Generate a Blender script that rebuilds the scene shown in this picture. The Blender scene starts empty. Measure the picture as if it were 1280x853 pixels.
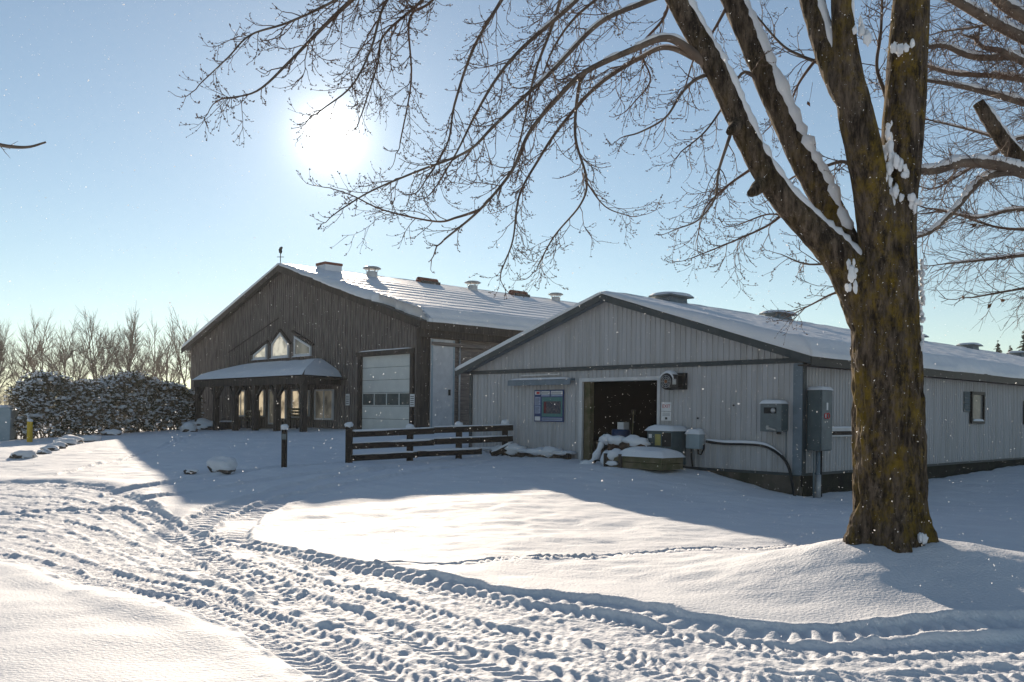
import bpy, math, random
import numpy as np
from mathutils import Vector, Matrix, noise as mnoise
R = math.radians
scene = bpy.context.scene
COL = scene.collection

# ------------------------------------------------------------------ camera
F, RO, SH, CZ = 1110.7, .012, 91.0, 1.75          # focal length in photo pixels, roll, vertical shift, eye height
cam_d = bpy.data.cameras.new('camera')
cam = bpy.data.objects.new('camera', cam_d); COL.objects.link(cam)
cam_d.sensor_width = 36.0; cam_d.lens = 36.0*F/1280.0; cam_d.shift_y = SH/1280.0
cam_d.clip_start = .05; cam_d.clip_end = 6000
cam.matrix_world = Matrix.Translation((0, 0, CZ)) @ Matrix.Rotation(R(90), 4, 'X') @ Matrix.Rotation(RO, 4, 'Z')
scene.camera = cam

# ------------------------------------------------------------------ light
SUN_EL, SUN_AZ = R(17.0), R(-11.75)               # azimuth from +Y, clockwise
sdir = Vector((math.sin(SUN_AZ)*math.cos(SUN_EL), math.cos(SUN_AZ)*math.cos(SUN_EL), math.sin(SUN_EL)))
world = bpy.data.worlds.new('World'); scene.world = world; world.use_nodes = True
nt = world.node_tree; nt.nodes.clear()
def wn(t, **k):
    n = nt.nodes.new(t)
    for a, b in k.items(): setattr(n, a, b)
    return n
sky = wn('ShaderNodeTexSky'); sky.sky_type = 'NISHITA'; sky.sun_disc = False
sky.sun_elevation = SUN_EL; sky.sun_rotation = SUN_AZ
sky.air_density = 1.0; sky.dust_density = .03; sky.ozone_density = 2.0; sky.altitude = 200
bg = wn('ShaderNodeBackground'); bg.inputs['Strength'].default_value = .060
tint = wn('ShaderNodeMix', data_type='RGBA', blend_type='MULTIPLY'); tint.inputs[0].default_value = 1.0; tint.inputs[7].default_value = (1.0, 1.03, 1.0, 1)   # one even tint for the whole sky
hs_ = wn('ShaderNodeHueSaturation'); hs_.inputs['Saturation'].default_value = .86; nt.links.new(sky.outputs[0], hs_.inputs['Color']); nt.links.new(hs_.outputs[0], tint.inputs[6]); nt.links.new(tint.outputs[2], bg.inputs['Color'])
# the low sun's own glare in thin frosty air: bright round the sun's direction
tc = wn('ShaderNodeTexCoord'); dt = wn('ShaderNodeVectorMath', operation='DOT_PRODUCT')
nrm = wn('ShaderNodeVectorMath', operation='NORMALIZE'); nt.links.new(tc.outputs['Generated'], nrm.inputs[0])
nt.links.new(nrm.outputs[0], dt.inputs[0]); dt.inputs[1].default_value = sdir
cl = wn('ShaderNodeMath', operation='MAXIMUM'); nt.links.new(dt.outputs['Value'], cl.inputs[0]); cl.inputs[1].default_value = 0
acc = None
for power, amp in ((8000, 5.0), (1500, .45), (250, .12), (40, .05)):
    pw = wn('ShaderNodeMath', operation='POWER'); nt.links.new(cl.outputs[0], pw.inputs[0]); pw.inputs[1].default_value = power
    ml = wn('ShaderNodeMath', operation='MULTIPLY'); nt.links.new(pw.outputs[0], ml.inputs[0]); ml.inputs[1].default_value = amp
    if acc is None: acc = ml
    else:
        ad = wn('ShaderNodeMath', operation='ADD'); nt.links.new(acc.outputs[0], ad.inputs[0]); nt.links.new(ml.outputs[0], ad.inputs[1]); acc = ad
bg2 = wn('ShaderNodeBackground'); bg2.inputs['Color'].default_value = (1, .96, .88, 1)
nt.links.new(acc.outputs[0], bg2.inputs['Strength'])
ads = wn('ShaderNodeAddShader'); nt.links.new(bg.outputs[0], ads.inputs[0]); nt.links.new(bg2.outputs[0], ads.inputs[1])
wo = wn('ShaderNodeOutputWorld'); nt.links.new(ads.outputs[0], wo.inputs['Surface'])
sl = bpy.data.lights.new('sun', 'SUN'); sl.energy = 5.0; sl.angle = R(.53); sl.color = (1, .84, .66)
so = bpy.data.objects.new('sun', sl); COL.objects.link(so); so.location = (-20, 80, 40)
so.rotation_euler = sdir.to_track_quat('Z', 'Y').to_euler()
scene.view_settings.view_transform = 'Standard'; scene.view_settings.look = 'None'
scene.view_settings.exposure = .85; scene.view_settings.gamma = 1.0

# ------------------------------------------------------------------ geometry of the place
def ray(px, py):
    a, b = px-640, py-426.5
    a0 = a*math.cos(RO)+b*math.sin(RO); b0 = -a*math.sin(RO)+b*math.cos(RO)-SH
    return np.array([a0/F, 1.0, -b0/F])
def at(px, py, Y): return ray(px, py)*Y+np.array([0, 0, CZ])
def atz(px, py, z):
    r = ray(px, py); return at(px, py, (z-CZ)/r[2])
class Frame:
    def __init__(s, x, y, yaw):
        s.o = np.array([x, y]); s.yaw = yaw
        s.ex = np.array([math.cos(yaw), -math.sin(yaw)]); s.ey = np.array([math.sin(yaw), math.cos(yaw)])
    def loc(s, P): d = P[:2]-s.o; return np.array([d@s.ex, d@s.ey, P[2]])
    def wor(s, x, y, z): q = s.o+s.ex*x+s.ey*y; return np.array([q[0], q[1], z])
    def front(s, px, py, y0=0):
        r = ray(px, py); t = (s.o@s.ey+y0)/(r[:2]@s.ey); return s.loc(r*t+np.array([0, 0, CZ]))
    def side(s, px, py, x0=0):
        r = ray(px, py); t = (s.o@s.ex+x0)/(r[:2]@s.ex); return s.loc(r*t+np.array([0, 0, CZ]))
WH = Frame(6.616, 20.264, .817); BA = Frame(-3.787, 37.135, .83)

# ------------------------------------------------------------------ materials
def ramp2(N, L, src, c1, c2, p1=.35, p2=.65):
    r = N.new('ShaderNodeValToRGB'); r.color_ramp.elements[0].position = p1; r.color_ramp.elements[1].position = p2
    r.color_ramp.elements[0].color = (*c1, 1); r.color_ramp.elements[1].color = (*c2, 1); L.new(src, r.inputs[0]); return r
def mk(name, c1, c2=None, scale=3., rough=.7, bump=0., bscale=20., stretch=(1, 1, 1), metal=0., emit=None, es=0., detail=5, spec=.3, p1=.35, p2=.65):
    m = bpy.data.materials.new(name); m.use_nodes = True
    N, L = m.node_tree.nodes, m.node_tree.links; b = N['Principled BSDF']
    b.inputs['Roughness'].default_value = rough; b.inputs['Metallic'].default_value = metal; b.inputs['Specular IOR Level'].default_value = spec
    t = N.new('ShaderNodeTexCoord'); mp = N.new('ShaderNodeMapping'); mp.inputs['Scale'].default_value = stretch
    L.new(t.outputs['Object'], mp.inputs[0])
    if c2 is None: c2 = tuple(x*.8 for x in c1)
    n = N.new('ShaderNodeTexNoise'); n.inputs['Scale'].default_value = scale; n.inputs['Detail'].default_value = detail
    L.new(mp.outputs[0], n.inputs['Vector'])
    r = ramp2(N, L, n.outputs['Fac'], c1, c2, p1, p2); L.new(r.outputs[0], b.inputs['Base Color'])
    if bump:
        n2 = N.new('ShaderNodeTexNoise'); n2.inputs['Scale'].default_value = bscale; n2.inputs['Detail'].default_value = 6; L.new(mp.outputs[0], n2.inputs['Vector'])
        bp = N.new('ShaderNodeBump'); bp.inputs['Strength'].default_value = bump; bp.inputs['Distance'].default_value = .02
        L.new(n2.outputs['Fac'], bp.inputs['Height']); L.new(bp.outputs[0], b.inputs['Normal'])
    if emit:
        er = ramp2(N, L, n.outputs['Fac'], emit, tuple(x*.25 for x in emit), .42, .62); L.new(er.outputs[0], b.inputs['Emission Color']); b.inputs['Emission Strength'].default_value = es
    return m
M = {}
M['snow'] = mk('snow', (.74, .76, .79), (.69, .71, .75), 2., .8, .5, 45., spec=.06)
M['ground_snow'] = mk('ground_snow', (.74, .76, .79), (.69, .71, .75), .8, .75, .6, 34., spec=.12)
M['roofsnow'] = mk('wind_packed_roof_snow', (.76, .77, .79), (.70, .72, .75), 2., .5, .7, 26., spec=.4)
M['siding'] = mk('ribbed_metal_siding', (.42, .42, .43), (.33, .325, .32), 2.2, .5, .06, 8., (2.2, 2.2, .16), spec=.3, p1=.42, p2=.72)
M['siding_side'] = M['siding']
M['trim'] = mk('dark_green_trim', (.035, .045, .05), (.05, .06, .065), 4, .5)
M['bluetrim'] = mk('slate_blue_trim', (.16, .20, .24), (.12, .16, .19), 4, .5)
M['whitetrim'] = mk('white_trim', (.58, .58, .58), (.5, .5, .5), 4, .5)
M['board'] = mk('weathered_boards', (.22, .19, .172), (.09, .078, .071), 2.5, .85, .5, 9., (6, 6, .5))
M['hboard'] = mk('weathered_side_boards', (.25, .205, .175), (.13, .105, .09), 2.5, .85, .5, 9., (.5, .5, 6))
M['timber'] = mk('dark_timber', (.075, .06, .05), (.035, .028, .024), 3., .85, .5, 14., (4, 4, .6))
M['fencewood'] = mk('dark_fence_wood', (.035, .026, .02), (.016, .013, .011), 4., .85, .6, 14., (1, 5, 5))
M['door'] = mk('overhead_door_panel', (.62, .63, .6), (.56, .57, .55), 2., .45)
M['doorglass'] = mk('door_glass', (.10, .12, .12), (.07, .09, .09), 3., .12, spec=.6)
M['glass'] = mk('window_glass', (.10, .11, .115), (.16, .17, .17), 2., .25, spec=.3)
M['glowpane'] = mk('daylight_glow_pane', (.35, .3, .22), (.2, .17, .12), 2.4, .15, emit=(1, .80, .52), es=.34)  # no lamp behind: glow stands in for sunlit snow seen through the barn
M['glowdim'] = mk('dim_daylight_glow_pane', (.2, .19, .17), (.08, .08, .08), 1.5, .12, emit=(.9, .8, .6), es=.05)  # weaker painted glow, for daylight showing through from the far side
M['glowpale'] = mk('pale_daylight_glow_pane', (.4, .4, .38), (.3, .28, .24), 2.2, .1, emit=(1, .9, .68), es=.3)  # gable panes: see-through daylight put in as a pale emission
M['concrete'] = mk('mossy_concrete', (.12, .10, .08), (.045, .045, .03), 1.8, .9, .6, 14.)
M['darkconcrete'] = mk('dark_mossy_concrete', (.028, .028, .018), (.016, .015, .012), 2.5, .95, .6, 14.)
M['greybox'] = mk('grey_painted_steel', (.14, .17, .18), (.11, .135, .145), 5, .5)
M['tealbox'] = mk('teal_painted_steel', (.07, .10, .11), (.055, .08, .09), 5, .5)
M['black'] = mk('black_metal', (.012, .012, .013), (.02, .02, .02), 6, .5)
M['rust'] = mk('rusty_iron', (.10, .055, .035), (.035, .025, .02), 6, .85, .5, 30.)
M['copper'] = mk('copper_hub', (.35, .16, .08), (.22, .10, .05), 8, .4, metal=.6)
M['galv'] = mk('galvanised_steel', (.42, .42, .42), (.33, .33, .33), 7, .4, metal=.5)
M['brick'] = mk('red_brown_cap', (.22, .075, .05), (.14, .05, .035), 8, .8)
M['roofmetal'] = mk('dark_roof_metal', (.06, .06, .06), (.045, .045, .045), 4, .6)
M['interior'] = mk('dark_interior_boards', (.006, .006, .006), (.004, .004, .004), 3, .9)
M['oldwood'] = mk('mossy_old_timber', (.17, .135, .085), (.085, .085, .04), 3.5, .9, .6, 18.)
M['paper'] = mk('white_sign_plate', (.7, .7, .7), (.64, .64, .64), 5, .5)
M['red'] = mk('red_lettering', (.5, .03, .03), (.45, .03, .03), 5, .6)
M['ink'] = mk('dark_ink', (.04, .04, .045), (.05, .05, .05), 5, .6)
M['navy'] = mk('navy_board', (.02, .05, .16), (.02, .045, .14), 5, .5)
M['paleblue'] = mk('pale_blue_print', (.30, .36, .50), (.26, .31, .44), 14, .5)
M['greenprint'] = mk('green_print', (.07, .20, .19), (.06, .17, .17), 9, .5)
M['darkprint'] = mk('dark_photo_print', (.02, .03, .06), (.09, .08, .09), 16, .5, detail=8)
M['yellow'] = mk('yellow_paint', (.72, .46, .02), (.6, .38, .02), 5, .5)
M['bluebin'] = mk('blue_plastic', (.02, .05, .14), (.02, .04, .11), 5, .4)
M['utility'] = mk('pale_utility_paint', (.30, .37, .41), (.26, .33, .37), 5, .5)
M['twig'] = mk('maple_twig', (.15, .095, .07), (.09, .06, .045), 6, .8)
M['branch'] = mk('maple_branch_bark', (.17, .13, .10), (.09, .068, .055), 5, .85, .5, 30.)
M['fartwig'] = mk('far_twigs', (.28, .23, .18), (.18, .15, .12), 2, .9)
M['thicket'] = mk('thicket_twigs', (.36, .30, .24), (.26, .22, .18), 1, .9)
M['leaf'] = mk('dead_leaf', (.16, .07, .03), (.09, .045, .02), 9, .8)
M['needle'] = mk('cedar_foliage', (.055, .065, .035), (.09, .07, .04), 1.5, .8)
M['spruce'] = mk('spruce_foliage', (.025, .045, .028), (.045, .065, .04), 2, .8)
M['rock'] = mk('grey_field_stone', (.16, .13, .11), (.07, .06, .055), 4, .9, .6, 12.)
# bark with moss and dark patches
def bark():
    m = bpy.data.materials.new('mossy_maple_bark'); m.use_nodes = True
    N, L = m.node_tree.nodes, m.node_tree.links; b = N['Principled BSDF']; b.inputs['Roughness'].default_value = .95; b.inputs['Specular IOR Level'].default_value = .15
    t = N.new('ShaderNodeTexCoord')
    def nz(sc, stretch, det=7, rgh=.6):
        mp = N.new('ShaderNodeMapping'); mp.inputs['Scale'].default_value = stretch; L.new(t.outputs['Object'], mp.inputs[0])
        n = N.new('ShaderNodeTexNoise'); n.inputs['Scale'].default_value = sc; n.inputs['Detail'].default_value = det; n.inputs['Roughness'].default_value = rgh
        L.new(mp.outputs[0], n.inputs['Vector']); return n
    a = nz(13, (1, 1, .2), 10, .75); base = ramp2(N, L, a.outputs['Fac'], (.022, .016, .012), (.19, .145, .108), .40, .64)
    ms = nz(4.2, (1, 1, .6), 12, .8); mr = ramp2(N, L, ms.outputs['Fac'], (0, 0, 0), (1, 1, 1), .47, .62)
    mc = nz(9, (1, 1, 1)); moss = ramp2(N, L, mc.outputs['Fac'], (.11, .075, .012), (.25, .165, .02), .35, .65)
    sx = N.new('ShaderNodeSeparateXYZ'); L.new(t.outputs['Object'], sx.inputs[0]); lm = N.new('ShaderNodeMapRange'); L.new(sx.outputs['X'], lm.inputs['Value'])
    lm.inputs['From Min'].default_value = -1.0; lm.inputs['From Max'].default_value = -.35; lm.inputs['To Min'].default_value = .18; lm.inputs['To Max'].default_value = 1.
    mm = N.new('ShaderNodeMath'); mm.operation = 'MULTIPLY'; L.new(mr.outputs[0], mm.inputs[0]); L.new(lm.outputs[0], mm.inputs[1])
    mix = N.new('ShaderNodeMix'); mix.data_type = 'RGBA'; L.new(mm.outputs[0], mix.inputs[0]); L.new(base.outputs[0], mix.inputs[6]); L.new(moss.outputs[0], mix.inputs[7])
    ds = nz(7, (1, 1, .35), 12, .85); dr = ramp2(N, L, ds.outputs['Fac'], (0, 0, 0), (1, 1, 1), .525, .60)
    mix2 = N.new('ShaderNodeMix'); mix2.data_type = 'RGBA'; L.new(dr.outputs[0], mix2.inputs[0]); L.new(mix.outputs[2], mix2.inputs[6]); mix2.inputs[7].default_value = (.022, .017, .013, 1)
    L.new(mix2.outputs[2], b.inputs['Base Color'])
    f = nz(17, (1, 1, .3), 10, .7); bp = N.new('ShaderNodeBump'); bp.inputs['Strength'].default_value = 1.; bp.inputs['Distance'].default_value = .07
    L.new(f.outputs['Fac'], bp.inputs['Height']); L.new(bp.outputs[0], b.inputs['Normal']); return m
M['bark'] = bark()
def flake_mat():
    m = bpy.data.materials.new('snow_crystal'); m.use_nodes = True
    N, L = m.node_tree.nodes, m.node_tree.links; N.clear()
    d = N.new('ShaderNodeBsdfDiffuse'); d.inputs[0].default_value = (.9, .9, .9, 1)
    t = N.new('ShaderNodeBsdfTranslucent'); t.inputs[0].default_value = (.95, .95, .95, 1)
    x = N.new('ShaderNodeMixShader'); x.inputs[0].default_value = .6; L.new(d.outputs[0], x.inputs[1]); L.new(t.outputs[0], x.inputs[2])
    o = N.new('ShaderNodeOutputMaterial'); L.new(x.outputs[0], o.inputs[0]); return m
M['flake'] = flake_mat()

# ------------------------------------------------------------------ builders
class MB:
    def __init__(s): s.v, s.f = [], []
    def add(s, vs, fs):
        o = len(s.v); s.v.extend([tuple(p) for p in vs]); s.f.extend([tuple(i+o for i in q) for q in fs]); return s
    def box(s, x0, x1, y0, y1, z0, z1):
        return s.add([(x0, y0, z0), (x1, y0, z0), (x1, y1, z0), (x0, y1, z0), (x0, y0, z1), (x1, y0, z1), (x1, y1, z1), (x0, y1, z1)],
                     [(0, 3, 2, 1), (4, 5, 6, 7), (0, 1, 5, 4), (1, 2, 6, 5), (2, 3, 7, 6), (3, 0, 4, 7)])
    def beam(s, p0, p1, w, h, up=(0, 0, 1)):           # square bar between two points
        p0, p1 = Vector(p0), Vector(p1); d = (p1-p0).normalized(); u = Vector(up); a = d.cross(u)
        if a.length < 1e-4: a = d.cross(Vector((0, 1, 0)))
        a.normalize(); u = a.cross(d).normalized(); a *= w/2; u *= h/2
        return s.add([p0-a-u, p0+a-u, p0+a+u, p0-a+u, p1-a-u, p1+a-u, p1+a+u, p1-a+u],
                     [(0, 3, 2, 1), (4, 5, 6, 7), (0, 1, 5, 4), (1, 2, 6, 5), (2, 3, 7, 6), (3, 0, 4, 7)])
    def prism(s, poly, axis, a0, a1):                  # polygon in the two other axes, extruded along axis
        n = len(poly); vs = []
        for a in (a0, a1):
            for p in poly:
                q = list(p); q.insert(axis, a); vs.append(q)
        return s.add(vs, [tuple(range(n))[::-1], tuple(range(n, 2*n))]+[(i, (i+1) % n, n+(i+1) % n, n+i) for i in range(n)])
    def tube(s, pts, rad, n=8, cap=True):
        pts = [Vector(p) for p in pts]; k = len(pts); vs = []; prev = None
        for i, p in enumerate(pts):
            d = (pts[min(i+1, k-1)]-pts[max(i-1, 0)])
            if d.length < 1e-7: d = Vector((0, 0, 1))
            d.normalize()
            if prev is None: a = d.orthogonal().normalized()
            else:
                a = prev-d*prev.dot(d)
                a = a.normalized() if a.length > 1e-5 else d.orthogonal().normalized()
            prev = a; b = d.cross(a); r = rad[i] if hasattr(rad, '__len__') else rad
            for j in range(n):
                t = 2*math.pi*j/n; vs.append(p+(a*math.cos(t)+b*math.sin(t))*r)
        fs = [(i*n+j, i*n+(j+1) % n, (i+1)*n+(j+1) % n, (i+1)*n+j) for i in range(k-1) for j in range(n)]
        if cap: fs += [tuple(range(n))[::-1], tuple(range((k-1)*n, k*n))]
        return s.add(vs, fs)
    def lathe(s, c, prof, n=16, axis=2):               # prof: (radius, height)
        vs = []
        for r, h in prof:
            for j in range(n):
                t = 2*math.pi*j/n; q = [r*math.cos(t), r*math.sin(t)]; q.insert(axis, h); vs.append((c[0]+q[0], c[1]+q[1], c[2]+q[2]))
        k = len(prof)
        fs = [(i*n+j, i*n+(j+1) % n, (i+1)*n+(j+1) % n, (i+1)*n+j) for i in range(k-1) for j in range(n)]
        return s.add(vs, fs+[tuple(range(n))[::-1], tuple(range((k-1)*n, k*n))])
    def blob(s, c, r, seed=0, amp=.2, nu=10, nv=7):    # lumpy ellipsoid
        vs = []; 
        for i in range(nv+1):
            ph = math.pi*i/nv
            for j in range(nu):
                t = 2*math.pi*j/nu; d = Vector((math.sin(ph)*math.cos(t), math.sin(ph)*math.sin(t), math.cos(ph)))
                k = 1+amp*mnoise.noise(d*1.7+Vector((seed*3.1, seed*1.7, seed)))*1.6
                vs.append((c[0]+d.x*r[0]*k, c[1]+d.y*r[1]*k, c[2]+d.z*r[2]*k))
        return s.add(vs, [(i*nu+j, (i+1)*nu+j, (i+1)*nu+(j+1) % nu, i*nu+(j+1) % nu) for i in range(nv) for j in range(nu)])
    def pillow(s, x0, x1, y0, y1, z, h, seed=0, n=10, lip=.02):   # snow lying on a flat top
        vs = []; fs = []
        for i in range(n+1):
            for j in range(n+1):
                u, v = i/n*2-1, j/n*2-1
                e = max(0, 1-abs(u)**5)*max(0, 1-abs(v)**5)
                vs.append(((x0+x1)/2+u*((x1-x0)/2+lip), (y0+y1)/2+v*((y1-y0)/2+lip), z+h*e**.5*(1+.25*mnoise.noise(Vector((u*1.5+seed, v*1.5, seed*2.3))))-(.015 if e == 0 else 0)))
        fs = [(i*(n+1)+j, (i+1)*(n+1)+j, (i+1)*(n+1)+j+1, i*(n+1)+j+1) for i in range(n) for j in range(n)]
        return s.add(vs, fs)
    def build(s, name, mat, parent=None, smooth=False, origin=None, bevel=0, kind=None):
        me = bpy.data.meshes.new(name)
        vs = s.v
        if origin is not None: vs = [(p[0]-origin[0], p[1]-origin[1], p[2]-origin[2]) for p in s.v]
        me.from_pydata(vs, [], s.f); me.materials.append(M[mat] if isinstance(mat, str) else mat)
        if smooth: me.polygons.foreach_set('use_smooth', [True]*len(me.polygons))
        me.update()
        o = bpy.data.objects.new(name, me); COL.objects.link(o)
        if parent is not None: o.parent = parent
        elif origin is not None: o.location = origin
        if bevel:
            b = o.modifiers.new('bevel', 'BEVEL'); b.width = bevel; b.segments = 2; b.limit_method = 'ANGLE'
        if kind: o['kind'] = kind
        return o
def tag(o, label, cat, group=None):
    o['label'] = label; o['category'] = cat
    if group: o['group'] = group
    return o
def empty(name, loc, label, cat, rz=0, group=None):
    o = bpy.data.objects.new(name, None); COL.objects.link(o); o.location = loc; o.rotation_euler = (0, 0, rz); o.empty_display_size = .2
    return tag(o, label, cat, group)
def copy_tree(o, parent=None):
    c = o.copy(); COL.objects.link(c); c.parent = parent
    for ch in o.children: copy_tree(ch, c)
    return c

# ------------------------------------------------------------------ numpy noise
def vnoise(x, y, seed=0):
    xi, yi = np.floor(x).astype(np.int64), np.floor(y).astype(np.int64); xf, yf = x-xi, y-yi
    u, v = xf*xf*xf*(xf*(xf*6-15)+10), yf*yf*yf*(yf*(yf*6-15)+10)
    def h(a, b):
        n = (a*374761393+b*668265263+seed*1442695041) & 0xffffffff; n = ((n ^ (n >> 13))*1274126177) & 0xffffffff
        n = ((n ^ (n >> 15))*2246822519) & 0xffffffff; return ((n ^ (n >> 16)) & 0xffffff)/float(0xffffff)*2-1
    a = h(xi, yi)*(1-u)+h(xi+1, yi)*u; b = h(xi, yi+1)*(1-u)+h(xi+1, yi+1)*u
    return a*(1-v)+b*v
def fbm(x, y, oct=4, seed=0, gain=.5):
    s = 0; a = 1.
    for i in range(oct): s = s+a*vnoise(x*2**i+i*17.3, y*2**i-i*9.1, seed+i); a *= gain
    return s
def sstep(a, b, x): t = np.clip((x-a)/(b-a), 0, 1); return t*t*(3-2*t)

# ------------------------------------------------------------------ ground
CP = np.array([(-12, 3, 0), (-6, 1, 0), (0, 0, 0), (6, 1, 0), (12, 3, .05), (-6, 8, 0), (0, 7, 0), (5, 6, 0), (10, 7, .05), (-4, 13.4, -.08), (-10, 14, -.02),
  (0, 12, .03), (1, 19, .22), (3, 16, .13), (6, 15, 0), (6.9, 19.9, -.12), (5.6, 21.35, .20), (4.58, 22.2, .46), (3.84, 22.9, .50), (2, 24.9, .47), (.3, 26.8, .53), (-1.3, 28.6, .58),
  (8, 21.4, -.08), (11.7, 24.8, .03), (17.7, 30.5, .15), (25, 38, .2), (10, 15, 0), (16, 20, .05), (25, 20, .1), (-4.54, 24.8, .30), (-5.55, 21.8, .29), (-6.9, 21, .28),
  (-3.8, 36.8, 1.02), (-6.9, 40, .97), (-19.7, 54, .72), (-12, 45, .85), (-20.4, 37.7, .3), (-18, 28, .15), (-14, 22, .08), (-27, 50, .5), (-40, 60, .8), (-60, 90, 1.6),
  (0, 60, 1.0), (40, 60, .5), (60, 30, .3), (-40, 20, .1), (-40, 0, 0), (40, 0, .2), (0, -40, 0), (0, -15, 0), (-100, 150, 1.5), (100, 150, .5), (0, 150, 1.)], float)
def tps(r2): return .5*r2*np.log(r2+1e-9)
_d2 = ((CP[:, None, :2]-CP[None, :, :2])**2).sum(-1); _n = len(CP)
_A = np.zeros((_n+3, _n+3)); _A[:_n, :_n] = tps(_d2)+np.eye(_n)*.3; _P = np.c_[np.ones(_n), CP[:, :2]]; _A[:_n, _n:] = _P; _A[_n:, :_n] = _P.T
_w = np.linalg.solve(_A, np.r_[CP[:, 2], 0, 0, 0])
def base_height(x, y):
    z = _w[_n]+_w[_n+1]*x+_w[_n+2]*y
    for k in range(_n): z = z+_w[k]*tps((x-CP[k, 0])**2+(y-CP[k, 1])**2)
    r = np.hypot(x, y-20); t = sstep(90, 170, r); z = z*(1-t)+.9*t
    z = z+.46*np.exp(-(((x-3.95)/1.75)**2+((y-9.2)/1.15)**2))+.10*np.exp(-(((x-5.2)/2.)**2+((y-8.6)/.9)**2))
    return z
def catmull(P, n):
    P = np.array(P, float); k = len(P); out = []
    Q = np.vstack([2*P[0]-P[1], P, 2*P[-1]-P[-2]])
    for i in range(k-1):
        p0, p1, p2, p3 = Q[i:i+4]
        for t in np.linspace(0, 1, n, endpoint=False):
            out.append(.5*((2*p1)+(-p0+p2)*t+(2*p0-5*p1+4*p2-p3)*t*t+(-p0+3*p1-3*p2+p3)*t**3))
    out.append(P[-1]); return np.array(out)
def gpoly(pix): return np.array([atz(a, b, 0)[:2] for a, b in pix])
def resample(P, n):
    s = np.r_[0, np.cumsum(np.hypot(*np.diff(P, axis=0).T))]; t = np.linspace(0, s[-1], n)
    return np.c_[np.interp(t, s, P[:, 0]), np.interp(t, s, P[:, 1])]
def nearest(X, Y, P):                                   # signed distance (+ = left of travel) and arc length
    best = np.full(X.shape, 1e9); sg = np.zeros(X.shape); ss = np.zeros(X.shape); acc = 0.
    for i in range(len(P)-1):
        a = P[i]; d = P[i+1]-a; l = math.hypot(*d)
        if l < 1e-6: continue
        d = d/l; rx, ry = X-a[0], Y-a[1]; t = np.clip(rx*d[0]+ry*d[1], 0, l)
        q = (rx-t*d[0])**2+(ry-t*d[1])**2; m = q < best
        best[m] = q[m]; ss[m] = acc+t[m]; sg[m] = np.sign(d[0]*ry[m]-d[1]*rx[m]); acc += l
    return np.sqrt(best)*sg, ss
UP = catmull(gpoly([(-420, 583), (-200, 592), (0, 608), (90, 611), (165, 624), (210, 645), (262, 662), (325, 674), (380, 690), (450, 705), (520, 720), (590, 735), (640, 745), (740, 757), (805, 767), (865, 781), (960, 792), (1020, 797), (1140, 795), (1280, 790), (1500, 785), (1900, 770)]), 4)
LO = catmull(gpoly([(-420, 640), (-200, 660), (0, 697), (75, 725), (150, 747), (225, 765), (300, 795), (350, 825), (400, 853), (520, 930), (760, 1010), (1200, 1060), (1900, 1040)]), 5)
def tread(h, X, Y, P, w, depth, per, lug, seed, slant=.5, noise=1., rim=.02):
    lo, hi = P.min(0)-w*2, P.max(0)+w*2
    m = (X > lo[0]) & (X < hi[0]) & (Y > lo[1]) & (Y < hi[1])
    if not m.any(): return h
    x, y = X[m], Y[m]; d, s = nearest(x, y, P)
    d = d+.05*vnoise(x*1.7, y*1.7, seed)+.03*vnoise(x*6, y*6, seed+5); ad = np.abs(d)
    ins = 1-sstep(w*.42, w*.56, ad)
    ph = (s+slant*ad*np.where(d > 0, 1, .9)+.06*vnoise(x*2.3, y*2.3, seed+2))/per
    wave = np.tanh(2.2*np.sin(2*np.pi*ph))
    fade = np.clip(.75+.6*vnoise(x*.7, y*.7, seed+3), .1, 1)
    e = -depth*ins+ins*lug*wave*fade+rim*np.exp(-((ad-w*.62)/(w*.13))**2)*(1+.8*vnoise(x*5, y*5, seed+4))
    h[m] = h[m]*(1-.45*ins)+e; return h
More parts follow.
